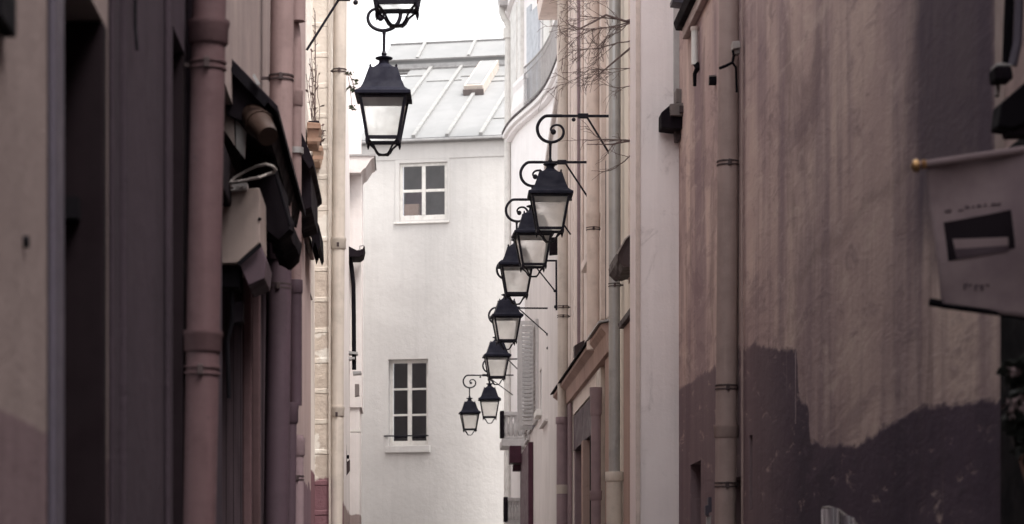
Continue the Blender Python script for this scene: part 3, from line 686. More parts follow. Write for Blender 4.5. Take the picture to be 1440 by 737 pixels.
up = slab(E2, d2, n2, q0, eL+5, q0, eL+5, -.06, L2, -.1, 0).build('upper_roof', 'roofzinc', h)
for px in (588,658,728): 
    s = on_roof(px,82,E2,d2,n2)[0]; slab(E2, d2, n2, s-.04, s+.04, s-.04, s+.04, -.02, L2, .003, .08).build('standing_seam', 'seam', up)
slab(E2, d2, n2, q0, eL+5, q0, eL+5, L2, L2+.06, -.1, .05).build('ridge', 'zinc', up)
slab(E2, d2, n2, q0, eL+5, q0, eL+5, -.10, -.05, .002, .05).build('edge_welt', 'zinc', up)
# skylight
k0, t0 = on_roof(653,134); k1, _ = on_roof(679,134); _, t1 = on_roof(672,99)
sk = slab(E0, dn, nrm, k0, k1, k0, k1, t0, t1, .004, .26).build('skylight', 'creampaint', rf, bevel=.01)
slab(E0, dn, nrm, k0+.05, k1-.05, k0+.05, k1-.05, t0+.08, t1-.08, .262, .275).build('pane', 'roofzinc', sk)
slab(E0, dn, nrm, k0-.02, k1+.02, k0-.02, k1+.02, t0-.06, t0-.002, .004, .16).build('apron', 'oldmetal', sk)

# ------------------------------------------------------------------ RIGHT SIDE
TOP = 7.6
h = thing('streaked_house', 'long streaked beige house front with dark ragged paint along its foot, on the right', 'house', (RX,12,0))
ho = [(18.5,19.2,.1,zat(650,18.8)), (16.2,16.75,.1,zat(672,16.5)), (15.72,15.86,2.2,zat(612,15.8))]
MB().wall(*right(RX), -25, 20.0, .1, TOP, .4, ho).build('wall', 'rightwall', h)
roof(h, RX-.05, 9, -25, 20.0, TOP+.003, 1.0)
MB().box(RX+.1,RX+.16,18.5,19.2,.1,ho[0][3]).build('door', 'mauvepaint', h); MB().box(RX+.08,RX+.14,16.2,16.75,.1,ho[1][3]).build('door', 'nearblack', h)
MB().box(RX+.05,RX+.1,15.72,15.86,2.2,ho[2][3]).build('recess_lining', 'nearblack', h)
for px, ya, yb in ((1119.5,494,596),):
    Y = yat(px,RX); MB().box(RX-.004,RX-.001,Y-.010,Y+.010,zat(yb,Y),zat(ya,Y)).build('paint_run', 'purplepipe', h)
MB().box(RX-.05,RX-.001,8.25,8.93,.1,zat(190,8.6)).build('dark_surround', 'black', h, bevel=.01)
MB().tube([(RX-.02,16.05,.1),(RX-.02,16.05,zat(545,16.05)),(RX-.015,16.1,zat(240,16.1)),(RX-.02,16.0,TOP)], .008, 6).build('cable', 'beigepaint', h)
MB().box(RX-.004,RX+.01,9.05,9.2,zat(330,9.1),TOP).build('edge_strip', 'beigepaint', h)
# eave piece above
t = thing('slate_ledge', 'dark slate ledge jutting out at the top of the picture beside the pale buttress', 'ledge', (RX,18,6.1))
m = MB().prof_y([(2.08,6.07),(RX-.002,6.07),(RX-.002,6.36),(2.06,6.13)], 16.6, 19.4); m.build('slab', 'slate', t, bevel=.006)
MB().prof_px([(946,-4),(962,-4),(970,24),(960,4),(946,2)], 19.3, 19.5).build('flashing', 'bluegrey', t)
MB().box(2.12,RX-.003,16.6,19.3,5.98,6.065).build('board', 'beigepaint', t, bevel=.006)
# conduit tube
t = thing('cable_sleeve', 'short pinkish white tube with a black cable tail, between the buttress and beige downpipe', 'conduit', at(977,70,18.6))
MB().tube([at(977,38,18.6), at(977,91,18.6)], .026, 12).build('tube', 'whitewood', t, smooth=True); MB().tube([at(977,38,18.6), at(977,43,18.6)], .032, 12).build('collar', 'pinkpaint', t, smooth=True)
MB().tube([at(979,90,18.6), at(981,96,18.58), at(977,104,18.6), at(977,121,18.6)], [.025,.022,.016,.014], 8).build('cable_tail', 'black', t)
t = thing('vent_plate', 'small square dark vent plate on the streaked wall beside the beige downpipe', 'vent', at(1004,113,17.6))
MB().prof_px([(998,108),(1010,107),(1010,118),(998,118)], 17.55, 17.6).build('plate', 'black', t)
MB().prof_px([(997,106),(1011,105),(1011,120),(997,119)], 17.601, 17.62).build('frame', 'oldmetal', t)
t = thing('tie_cable', 'grey junction box with a black cable looped round the beige downpipe', 'cable', at(1035,70,16.2))
MB().prof_px([(1030,58),(1041,57),(1042,67),(1031,69)], 16.1, 16.2).build('box', 'whitecable', t, bevel=.006)
MB().prof_px([(1033,70),(1041,67),(1041,75),(1034,76)], 16.12, 16.2).build('clip', 'oldmetal', t, bevel=.004)
MB().tube([at(1012,96,16.15), at(1020,93,16.12), at(1030,88,16.15), at(1032,78,16.15), at(1031,70,16.15)], .010, 6).build('cable', 'black', t); MB().tube([at(1030,88,16.15), at(1035,95,16.15), at(1036,130,16.2)], .008, 6).build('cable', 'black', t)
t = thing('meter_tap', 'small dark blue valve fixed low beside the beige downpipe', 'valve', at(996,712,17.3))
MB().prof_px([(996,699),(1001,699),(1001,720),(997,721),(997,726),(992,724),(992,711),(996,710)], 17.25, 17.32).build('body', 'bluegrey', t, bevel=.003); MB().prof_px([(994,727),(1000,725),(1000,737),(994,738)], 17.27, 17.32).build('outlet', 'greypaint', t)

# buttress
TOP = 7.2
h = thing('buttress_house', 'pale pinkish buttress end facing the camera in the middle of the right side', 'house', (2,20,0))
MB().box(1.82,RX+.5,20.004,20.5,.1,TOP).build('wall', 'butt', h, bevel=.015)
roof(h, 1.78, 9, 20.004, 20.5, TOP+.003, .8)
MB().box(1.822,1.86,19.992,20.003,.1,TOP).build('corner_bead', 'pinkpaint', h, bevel=.004)
MB().box(at(947,0,20).x,at(956,0,20).x,19.97,20.003,zat(150,20),TOP).build('flashing_strip', 'greypaint', h, bevel=.004)
t = thing('bracket_box', 'dark weathered timber and metal bracket box on the pale buttress', 'bracket', at(948,165,19.8))
MB().prof_px([(930,158),(943,147),(962,145),(964,180),(948,181),(930,179)], 19.75, 19.97).build('block', 'slate', t, bevel=.006)
MB().prof_px([(942,146),(963,144),(963,163),(943,162)], 19.7, 19.748).build('face_board', 'oldmetal', t, bevel=.005)
MB().prof_px([(956,148),(967,149),(967,158),(956,158)], 19.66, 19.698).build('tab', 'brownmetal', t, bevel=.003)
MB().prof_px([(951,124),(962,126),(961,146),(951,144)], 19.8, 19.97).build('stay', 'oldmetal', t, bevel=.004)
MB().prof_px([(949,181),(962,181),(956,198),(950,197)], 19.85, 19.97).build('foot', 'brownmetal', t, bevel=.004)

# cream house with shop cornice
WX = 2.08; TOP = 9.2
h = thing('cream_house', 'cream house with many downpipes and a dusty pink shop cornice, beyond the pale buttress', 'house', (WX,27,0))
ho = [(27.0,31.4,.1,4.0),(28.3,29.2,5.6,7.6),(28.3,29.2,8.9,10.9),(24.4,25.2,.1,3.6)]
MB().wall(*right(WX), 24.75, 30.6, .1, TOP, .4, [(27.0,30.601,.1,4.0),(28.3,29.2,5.6,7.6),(28.3,29.2,8.9,10.9)]).build('wall', 'r2', h)
MB().wall(*right(WX-.004), 20.51, 24.748, .1, TOP, .4).build('wall', 'r2lit', h)
roof(h, WX-.06, 9, 20.51, 30.6, TOP+.003, .6)
roof(h, WX+.31, 9, 30.602, 34.4, 9.8, .6)
MB().wall(*right(WX+.003), 30.602, 34.4, .1, 9.7, .4, [(30.601,31.6,.1,4.0)]).build('wall', 'r2', h)
MB().wall((WX+.02,30.58,0), (1,0,0), (0,1,0), 0, 8, 9.0, TOP, .3).build('gable', 'r2', h)
for z0 in (5.6, 8.9): window(h, right(WX), 28.3, 29.2, z0, z0+2, 2, 3, .1, sill=(.08,.06,.1,'r2'))
for y0, y1, p, mt in ((25.35,25.75,.04,'r2'),(27.6,28.1,.05,'r2'),(29.6,29.75,.03,'pinkpaint'),(30.3,30.55,.06,'r2'),(33.5,33.9,.05,'r2')):
    MB().box(WX-p,WX-.001,y0,y1,4.55,TOP if y1 < 30.6 else 9.65).build('pilaster', mt, h, bevel=.01)
MB().box(WX-.03,WX-.001,25.9,25.98,zat(470,25.9),zat(225,25.9)).build('slot_strip', 'brownmetal', h); MB().box(WX-.03,WX-.001,29.78,29.86,5.0,8.4).build('slot_strip', 'brownmetal', h)
for y0, y1, p, mt, z0, z1 in ((23.2,23.3,.03,'pinkpaint',4.6,9.1),(25.05,25.12,.05,'creampaint',4.6,9.1),(26.15,26.25,.06,'pinkpaint',4.6,9.1),(27.35,27.42,.05,'purplepipe',5.2,8.9),(30.0,30.06,.05,'purplepipe',4.7,9.1),(31.0,31.2,.05,'r2',4.6,9.65),(32.7,32.8,.06,'creampaint',4.6,9.65),(24.4,24.45,.03,'purplepipe',5.0,9.1)):
    MB().box(WX-p,WX-.0045,y0,y1,z0,z1).build('pilaster_strip', mt, h, bevel=.006)
# eave at its far end
ev = MB().prof_y([(1.80,9.72),(WX+.1,9.72),(WX+.3,10.15),(1.78,9.92)], 30.7, 34.6).build('eave', 'r2', h, bevel=.01)
MB().prof_px([(772,-20),(784,-20),(783,20),(771,21)], 34.62, 34.8).build('bracket', 'bluegrey', ev); MB().tube([at(766,-20,34.7), at(765,4,34.7), at(764,16,34.7)], [.10,.10,.06], 14).build('gutter_end', 'wood', ev, smooth=True)
MB().prof_px([(784,46),(800,44),(800,96),(784,96)], 34.45, 34.6).build('corbel', 'r2', h, bevel=.008)
# shop cornice
cz = 4.18
co = MB().prof_y([(WX-.001,cz),(WX-.05,cz),(WX-.06,cz+.17),(WX-.13,cz+.22),(WX-.13,cz+.26),(WX-.001,cz+.30)], 26.9, 33.7).build('cornice', 'terra', h, bevel=.006)
MB().prof_y([(WX-.001,cz+.305),(WX-.16,cz+.262),(WX-.16,cz+.278),(WX-.001,cz+.325)], 26.85, 33.8).build('zinc_cap', 'slate', co)
c2 = MB().prof_y([(WX-.001,cz-.05),(WX-.09,cz-.05),(WX-.10,cz+.14),(WX-.15,cz+.2),(WX-.15,cz+.24),(WX-.001,cz+.27)], 25.0, 26.6).build('cornice', 'terra', h, bevel=.006)
MB().prof_y([(WX-.001,cz+.276),(WX-.18,cz+.243),(WX-.18,cz+.26),(WX-.001,cz+.30)], 24.95, 26.62).build('zinc_cap', 'zinc', c2)
MB().prof_px([(808,486),(822,478),(822,490),(808,502)], 29.3, 29.5).build('small_ledge', 'brownmetal', h)
# shop recess
MB().box(WX+.22,WX+.28,27.0,31.58,.1,3.99).build('shopfront', 'mauvepaint', h)
MB().box(WX+.01,WX+.2,27.0,31.58,3.55,3.98).build('blind_box', 'plumdark', h)
MB().box(WX+.02,WX+.2,31.45,31.59,.1,3.54).build('jamb', 'purplepipe', h); MB().box(WX-.03,WX+.2,29.4,29.6,.1,3.54).build('post', 'terra', h, bevel=.01)
MB().box(WX+.0,WX+.2,28.5,28.65,.1,3.54).build('post', 'nearblack', h, bevel=.01)
MB().box(WX-.06,WX-.002,25.05,25.65,.1,cz-.06).build('pilaster', 'terra', h, bevel=.012)
MB().box(WX-.05,WX-.002,26.35,26.98,.1,cz-.06).build('pilaster', 'creampaint', h, bevel=.012)
MB().box(WX-.04,WX-.002,31.65,33.4,.1,cz-.01).build('pilaster', 'purplepipe', h, bevel=.012)
# pink pilaster with ledge next to the buttress
zl = zat(452,23)
MB().box(WX-.05,WX-.005,22.3,23.55,.1,zl).build('pilaster', 'terra', h, bevel=.012)
MB().prof_y([(WX-.005,zl+.002),(WX-.085,zl+.002),(WX-.095,zl+.05),(WX-.005,zl+.075)], 22.2,23.65).build('ledge', 'brownmetal', h, bevel=.004)
t = thing('metal_hood', 'dark brown dented sheet metal hood peeping out beside the pale buttress', 'hood', at(885,350,22.6))
m = MB(); pr = [(910,324),(893,329),(884,333),(879,338),(870,352),(868,358),(869,366),(879,376),(893,374),(910,371)]
m.prof_px(pr, 22.4, 23.4); bmesh.ops.subdivide_edges(m.bm, edges=m.bm.edges[:], cuts=2, use_grid_fill=True)
for v in m.bm.verts: v.co += Vector((random.uniform(-.006,.006), random.uniform(-.01,.01), random.uniform(-.006,.006)))
m.build('shell', 'brownmetal', t); MB().tube([at(868,357,22.38), at(879,337,22.38), at(884,332,22.38), at(894,328,22.38)], .008, 6).build('rim', 'whitecable', t)
t = thing('wall_sign', 'black rectangular hanging sign box behind the nearest right lantern', 'sign', at(785,345,33.0))
MB().prof_px([(773,334),(793,332),(793,356),(773,358)], 33.0, 33.12).build('board', 'slate', t, bevel=.006); MB().prof_px([(794,331),(797,331),(797,404),(794,404)], 33.0, 33.05).build('hanger', 'iron', t); MB().ball(at(796,403,33.02), .03, 8).build('knob', 'iron', t)

# white house (low) + shutters
P0, P1, P2 = Vector((2.13,34.45,0)), Vector((2.335,42.0,0)), Vector((2.42,52.0,0))
h = thing('white_house', 'narrow white rendered house with grey shutters behind the row of lanterns', 'house', P1)
u1 = (P1-P0).normalized(); n1 = Vector((-u1.y, u1.x, 0)); u2 = (P2-P1).normalized(); n2_ = Vector((-u2.y, u2.x, 0))
MB().wall(P0, u1, n1, 0, (P1-P0).length, .1, 8.9, .4).build('wall', 'r3', h)
MB().wall(P1, u2, n2_, 0, (P2-P1).length, .1, 8.3, .4, [(2.2,2.9,zat(578,44.6),zat(520,44.6))]).build('wall', 'r3', h)
MB().obox(P0,u1,n1,0,(P1-P0).length,-.45,.06,8.9,9.0).build('coping', 'r3', h, bevel=.01); MB().obox(P1,u2,n2_,.01,(P2-P1).length,-.45,.06,8.3,8.38).build('coping', 'r3', h, bevel=.01)
roof(h, 2.9, 9, 34.45, 41.99, 8.6, .2)
roof(h, 2.95, 9, 42, 52, 8.0, .2)
MB().obox(P1,u2,n2_,2.2,2.9,-.2,-.15,zat(578,44.6),zat(520,44.6)).build('window', 'oldmetal', h)
MB().obox(P1,u2,n2_,2.05,3.05,-.02,.10,zat(578,44.6)-.12,zat(578,44.6)-.005).build('sill', 'whitewood', h, bevel=.01)
MB().obox(P1,u2,n2_,-.3,1.6,.002,.07,zat(594,42),zat(590,42)).build('string_course', 'r3', h, bevel=.006)
def shutter(fr, s0, s1, z0, z1, root, mat='shutter', d=.05):
    o, u, n = fr; m = MB(); f = .05
    for q in ((s0,s0+f,z0,z1),(s1-f,s1,z0,z1),(s0+f,s1-f,z0,z0+f*1.4),(s0+f,s1-f,z1-f*1.4,z1)): m.obox(o,u,n,q[0],q[1],.003,.003+d,q[2],q[3])
    z = z0+f*1.4+.02
    while z < z1-f*1.4-.03:
        m.poly_prism([Vector(o)+Vector(u)*a+Vector(n)*b+Vector((0,0,c)) for a, b, c in ((s0+f,.006,z+.03),(s0+f,.05,z),(s0+f,.058,z+.012),(s0+f,.012,z+.042))], [Vector(o)+Vector(u)*a+Vector(n)*b+Vector((0,0,c)) for a, b, c in ((s1-f,.006,z+.03),(s1-f,.05,z),(s1-f,.058,z+.012),(s1-f,.012,z+.042))]); z += .075
    return m.build('shutter', mat, root)
zs0, zs1 = zat(600,47), zat(462,47)
shutter((P1,u2,n2_), 3.4, 4.6, zs0, zs1, h); shutter((P1,u2,n2_), 5.9, 7.2, zs0, zs1, h); shutter((P1,u2,n2_), 7.3, 8.9, zs0-.1, zs1, h)
# open shutter leaves standing out from the wall, seen edge on
for s in (4.65, 5.85):
    q = P1+u2*s; shutter((q, n2_, -u2), .01, .30, zs0, zs1+.1, h)
MB().obox(P1,u2,n2_,4.66,5.84,.002,.012,zs0,zs1).build('window', 'bluegrey', h)
# dark wine shopfront under it
t = thing('wine_shopfront', 'dark wine coloured shop awning board low under the grey shutters', 'shopfront', P1+u2*7)
MB().obox(P1,u2,n2_,5.6,9.9,.004,.10,.1,zat(628,49)).build('panel', 'darkred', t, bevel=.01)
MB().obox(P1,u2,n2_,9.2,9.9,.101,.34,zat(652,51.5),zat(628,51.5)).build('fascia', 'darkred', t, bevel=.01); MB().obox(P1,u2,n2_,9.6,9.9,.101,.26,zat(662,51.5),zat(653,51.5)).build('bracket', 'darkred', t, bevel=.01)

# rounded white house with curved balcony ledge
wp = [(2.40,60.2),(2.41,58.4),(2.55,56.7),(2.95,54.4),(3.12,52.8),(3.2,50.7),(3.24,48),(3.3,44.5)]
def smooth_curve(p, n=6):
    out = []; P = [Vector((a,b,0)) for a, b in p]; P = [2*P[0]-P[1]]+P+[2*P[-1]-P[-2]]
    for i in range(1, len(P)-2):
        for k in range(n):
            t = k/n; a, b, c, d = P[i-1], P[i], P[i+1], P[i+2]
            out.append(.5*((2*b)+(c-a)*t+(2*a-5*b+4*c-d)*t*t+(3*b-a-3*c+d)*t**3))
    out.append(P[-2]); return out
cv = smooth_curve(wp)
def nrm2(i):
    d = (cv[min(i+1,len(cv)-1)]-cv[max(i-1,0)]).normalized(); v = Vector((d.y, -d.x, 0)); return v if v.x < 0 else -v
def ribbon(d0, d1, z0, z1, i0=0, i1=None):
    m = MB(); i1 = len(cv)-1 if i1 is None else i1; bm = m.bm; rows = []
    for i in range(i0, i1+1):
        n = nrm2(i); rows.append([bm.verts.new(cv[i]+n*d+Vector((0,0,z))) for d, z in ((d0,z0),(d1,z0),(d1,z1),(d0,z1))])
    for a, b in zip(rows, rows[1:]):
        for k in range(4): bm.faces.new((a[k], a[(k+1)%4], b[(k+1)%4], b[k]))
    bm.faces.new(rows[0]); bm.faces.new(rows[-1][::-1]); return m
h = thing('rounded_house', 'bright white house with a rounded front and a sweeping balcony ledge', 'house', (2.7,55,0))
ZL = 12.62
ribbon(-.4, 0, .1, 18.5).build('wall', 'r4', h, smooth=True)
i58 = next(i for i, q in enumerate(cv) if q.y < 58.5)
lg = ribbon(.002, .21, ZL-.09, ZL, i58).build('balcony_ledge', 'r4', h, smooth=True)
ribbon(.002, .13, ZL-.17, ZL-.093, i58).build('moulding', 'r4', lg, smooth=True)
ribbon(.19, .235, ZL+.003, ZL+.05, i58).build('edge_flashing', 'brownmetal', lg, smooth=True)
ribbon(.002, .10, 15.6, 15.8).build('string_course', 'r4', h, smooth=True)
def near_px(px, d=0):
    return min(range(1, len(cv)-1), key=lambda i: abs((cv[i]+nrm2(i)*d).x/(cv[i]+nrm2(i)*d).y*F+VX-px))
for px0, px1, mt, dd, za, zb_ in ((721,728,'whitewood',.05,ZL+.1,15.4),(731,737,'whitewood',.08,ZL+.1,15.4),(740,747,'paleblue',.03,ZL+.1,15.0),(750,761,'paleblue',.05,ZL+.1,14.8),(764,768,'shutter',.05,ZL+.1,14.8),(770,778,'whitewood',.07,ZL+.1,15.3)):
    i0, i1 = sorted((near_px(px0), near_px(px1))); i1 = max(i1, i0+1)
    ribbon(.002, dd, za, zb_, i0, i1).build('shutter', mt, h)
ra = MB(); ia, ib = sorted((near_px(733,.28), near_px(782,.28)))
pth = [cv[i]+nrm2(i)*.18 for i in range(ia, ib+1)]
for zz, rr in ((.95,.022),(.80,.012),(.14,.014)): ra.tube([q+Vector((0,0,ZL+zz)) for q in pth], rr, 6)
for a, b in zip(pth, pth[1:]):
    nn = max(1, int((b-a).length/.11))
    for k in range(nn):
        q = a.lerp(b, k/nn); ra.tube([q+Vector((0,0,ZL+.06)), q+Vector((0,0,ZL+.95))], .009, 5)
ra.build('railing', 'greypaint', h)
ia, ib = sorted((near_px(714,.28), near_px(733,.28))); m = MB()
for i in range(ia, ib):
    q, q2 = cv[i]+nrm2(i)*.14, cv[i+1]+nrm2(i+1)*.14
    for k in range(3):
        a = q.lerp(q2, k/3); m.lathe([(.05,.06),(.085,.2),(.05,.45),(.03,.6),(.06,.72)], a+Vector((0,0,ZL)), 10)
    d = (q2-q); m.poly_prism([q+Vector((.05,0,ZL+.725)), q2+Vector((.05,0,ZL+.725)), q2+Vector((-.05,0,ZL+.725)), q+Vector((-.05,0,ZL+.725))], [q+Vector((.05,0,ZL+.82)), q2+Vector((.05,0,ZL+.82)), q2+Vector((-.05,0,ZL+.82)), q+Vector((-.05,0,ZL+.82))])
m.build('balustrade', 'r4', h)
# lower window balconies
def low_balcony(Y, px0, px1, pt, pb, lab, mat):
    t = thing('window_balcony', lab, 'balcony', at((px0+px1)/2, pb, Y), 'small balconies low on the rounded house')
    A_, B_ = at(px0,pb,Y), at(px1,pt,Y); x0, x1, z0, z1 = A_.x, B_.x, A_.z, B_.z; H = z1-z0
    MB().box(x0-.05,x1,Y-.02,Y+1.4,z0,z0+H*.22).build('slab', mat, t, bevel=.02)
    MB().box(x0-.02,x1,Y+.01,Y+1.35,z0+H*.22+.002,z0+H*.3).build('slab', mat, t, bevel=.01)
    MB().box(x0-.06,x1,Y-.02,Y+.12,z1-H*.12,z1).build('handrail', mat, t, bevel=.015)
    n = 5
    for k in range(n):
        x = x0+(x1-x0)*(k+.4)/n; m = MB().lathe([(.04,H*.30),(.075,H*.45),(.05,H*.65),(.032,H*.75),(.055,H*.88)], (x,Y+.05,z0), 10); m.build('baluster', mat, t, smooth=True)
    MB().box(x0-.09,x0-.0,Y-.03,Y+.3,z0+H*.25,z1+.02).build('end_post', 'slate', t, bevel=.01)
    return t
low_balcony(55.5, 709, 743, 579, 628, 'grey stone window balcony with stout balusters below the grey shutters', 'shutter')
low_balcony(56.5, 714, 738, 700, 745, 'lowest grey window balcony beside the dark wine shopfront', 'greypaint')

# ------------------------------------------------------------------ LANTERNS
def scroll_path(sg):
    ctl = [(.12,.80),(.06,.80),(0,.80),(-.055,.795),(-.10,.758),(-.129,.705),(-.133,.655),(-.115,.598),(-.07,.552),(-.005,.531),(.06,.540),(.112,.574),(.134,.623),(.127,.668),(.100,.698),(.064,.707),(.028,.697),(.006,.672),(.008,.648),(.03,.636)]
    P = [Vector((sg*x,0,z)) for x, z in ctl]; P = [2*P[0]-P[1]]+P+[2*P[-1]-P[-2]]; out = []
    for i in range(1, len(P)-2):
        for k in range(3):
            t = k/3; a, b, c, d = P[i-1], P[i], P[i+1], P[i+2]
            out.append(.5*((2*b)+(c-a)*t+(2*a-5*b+4*c-d)*t*t+(3*b-a-3*c+d)*t**3))
    return out+[P[-2]]
def lantern_parts(root):
    m = MB().sq([(.228,-.028),(.228,.0),(.205,.012),(.178,.035),(.157,.085),(.118,.205),(.112,.212)]); hd = m.build('hood', 'hood', root, bevel=.004)
    MB().lathe([(.10,.212),(.096,.222),(.062,.245),(.046,.258),(.040,.275),(.043,.287),(.070,.297),(.073,.306),(.058,.312),(.02,.318),(.012,.33)], seg=20).build('chimney', 'hood', hd, smooth=True)
    k = MB()
    for sx in (-1,1):
        for sy in (-1,1): k.tube([(sx*.106,sy*.106,.208),(sx*.106,sy*.106,.222),(sx*.106,sy*.106,.236)], [.009,.012,.004], 6)
    k.build('corner_knobs', 'iron', hd)
    f = MB(); b0, b1 = .186, .126; zt, zbm = -.029, -.375
    for sx in (-1,1):
        for sy in (-1,1):
            a, b = Vector((sx*b0,sy*b0,zt)), Vector((sx*b1,sy*b1,zbm)); w = .013
            f.poly_prism([b+Vector((dx,dy,0)) for dx, dy in ((-w,-w),(w,-w),(w,w),(-w,w))], [a+Vector((dx,dy,0)) for dx, dy in ((-w,-w),(w,-w),(w,w),(-w,w))])
    def ringbox(hw, z0, z1, t):
        for sx in (-1,1): f.box(sx*hw-t,sx*hw+t,-hw-t,hw+t,z0,z1)
        for sy in (-1,1): f.box(-hw+t,hw-t,sy*hw-t,sy*hw+t,z0,z1)
    ringbox(.176,-.052,-.030,.010); ringbox(.1245,-.380,-.352,.012)
    for sx in (-1,1):
        for sy in (-1,1): f.tube([(sx*.128,sy*.128,-.375),(sx*.13,sy*.13,-.40),(sx*.13,sy*.13,-.425)], [.016,.012,.003], 6)
    f.build('frame', 'iron', root, bevel=.002)
    g = MB(); b0, b1 = .180, .121
    c = [[(sx*b0,sy*b0,-.05),(sx*b1,sy*b1,-.36)] for sx, sy in ((-1,-1),(1,-1),(1,1),(-1,1))]
    for k in range(4): g.face([c[k][0], c[(k+1)%4][0], c[(k+1)%4][1], c[k][1]])
    g.build('glass', 'lampglass', root)
    bs = MB()
    for sx in (-1,1):
        for sy in (-1,1): bs.tube([(sx*.125,sy*.125,-.378),(sx*.105,sy*.105,-.392),(sx*.075,sy*.075,-.425),(sx*.055,sy*.055,-.465),(sx*.036,sy*.036,-.487),(sx*.0,sy*.0,-.489)], .0085, 6)
    bs.lathe([(.034,-.495),(.036,-.487),(.02,-.482)], seg=12); bs.build('bottom_cage', 'iron', root)
    MB().tube([(0,0,.318),(0,0,.34),(0,0,.352),(0,0,.37),(0,0,.49),(0,0,.53)], [.018,.024,.016,.013,.013,.019], 10).build('hanger', 'iron', root, smooth=True)
def lantern_bracket(root, sg, L, plate, brace=True):
    sc = MB(); pth = scroll_path(sg); sc.tube(pth, [.0165-.0075*max(0,(i-24))/(len(pth)-24) for i in range(len(pth))], 8)
    e = scroll_path(sg)[-1]; sc.ball(e, .029, 10)
    br = sc.build('bracket', 'iron', root, smooth=True)
    MB().box(min(sg*.09,sg*L),max(sg*.09,sg*L),-.012,.012,.786,.812).build('arm', 'iron', br, bevel=.003)
    MB().box(min(sg*.28,sg*.385),max(sg*.28,sg*.385),-.022,.022,.775,.824).build('collar', 'iron', br, bevel=.006)
    MB().ball((sg*.236,0,.762), .021, 8).build('knob', 'iron', br)
    if brace: MB().tube([(sg*.376,0,.782),(sg*(L-.015),0,.37)], .0105, 8).build('brace', 'iron', br)
    if plate:
        MB().box(min(sg*L,sg*(L+.025)),max(sg*L,sg*(L+.025)),-.02,.02,.08,.81).build('wall_plate', 'iron', br, bevel=.004)
        MB().ball((sg*L,0,.13), .026, 8).build('foot_bolt', 'iron', br); MB().ball((sg*(L-.01),0,.36), .022, 8).build('bolt', 'iron', br)
    return br
GR = 'black iron lanterns along the right wall'; GL = 'black iron lanterns hanging from the left wall'
def sep_root(label, group): 
    return thing('wall_lantern', label, 'street lamp', (0,0,0), group)
proto = None
specs = [ # px, eave py, Y, side, bracket length, plate, label, group
 (773.5,273,25.4,1,.645,False,'largest black lantern of the right row, on a long scrolled arm with thin brace',GR),
 (749.5,328,28.0,1,.66,False,'black lantern partly hidden behind the largest one of the right row',GR),
 (726.5,372,30.7,1,.68,False,'third black lantern of the right row, its scroll tucked behind the second',GR),
 (712,444,36.1,1,.72,True,'fourth black lantern of the right row, on an arm with a tall wall plate',GR),
 (698.5,500,41.7,1,.86,True,'fifth black lantern of the right row, hanging just above the farthest pair',GR),
 (688.5,561,50.0,1,.80,False,'small black lantern touching the farthest one, in front of the end house',GR),
 (660.5,580,53.6,1,.95,False,'farthest and smallest black lantern, on its own visible scroll before the end wall',GR),
 (539.5,134,20.4,-1,.65,False,'big black lantern hanging in front of the zinc roof',GL),
 (557.5,-72,15.75,-1,.77,False,'black lantern cut off by the top of the picture, only its base showing',GL)]
for px, py, Y, sg, L, pl, lab, grp in specs:
    q = at(px, py, Y)
    t = sep_root(lab, grp)
    if proto is None:
        lantern_parts(t); proto = t; kids = list(t.children)
    else:
        for k in kids:
            c = k.copy(); C.objects.link(c); c.parent = t
            for g in k.children:
                d = g.copy(); C.objects.link(d); d.parent = c
    lantern_bracket(t, sg, L, pl)
    t.location = q; t.rotation_euler = (R(random.uniform(-.7,.7)), R(random.uniform(-.6,.6)), R(random.uniform(-4,4)))

# ------------------------------------------------------------------ BANNER at the right edge
Yb = 7.9
t = thing('hanging_banner', 'dusky mauve cloth banner with a dark printed picture, hanging from a brass tipped pole', 'banner', at(1370,330,Yb))
pa, pb = at(1292,232.5,Yb), at(1540,196,Yb)
MB().tube([pa, pb], .013, 12).build('pole', 'print_grey', t, smooth=True)
fn = MB(); fn.tube([at(1281,234,Yb), at(1284,233.6,Yb), at(1290,233,Yb), at(1294,232.3,Yb), at(1297,231.8,Yb), at(1302,231,Yb)], [.006,.018,.022,.010,.016,.014], 14); fn.build('finial', 'brass', t, smooth=True)
def ban(u, v):   # u 0..1 to the wall, v 0..1 down
    L0 = Vector(at(1302,228,Yb)).lerp(Vector(at(1326,431,Yb)), v); R0 = Vector(at(1505,196,Yb)).lerp(Vector(at(1500,455,Yb)), v)
    q = L0.lerp(R0, u); q.y += .018*math.sin(u*5+v*2)+.012*math.sin(v*7+u*2)*(1-u*.3); return q
m = MB(); N, K = 26, 30
vs = [[m.bm.verts.new(ban(i/N, j/K)) for i in range(N+1)] for j in range(K+1)]
for j in range(K):
    for i in range(N): m.bm.faces.new((vs[j][i], vs[j][i+1], vs[j+1][i+1], vs[j+1][i]))
cl = m.build('cloth', 'banner', t, smooth=True); so = cl.modifiers.new('thick', 'SOLIDIFY'); so.thickness = .003
def inv(px, py):
    best = min(((ban(i/60, j/60), i/60, j/60) for i in range(61) for j in range(61)), key=lambda q: (q[0].x/q[0].y*F+VX-px)**2+(VY-(q[0].z-EYE)/q[0].y*F-py)**2); return best[1], best[2]
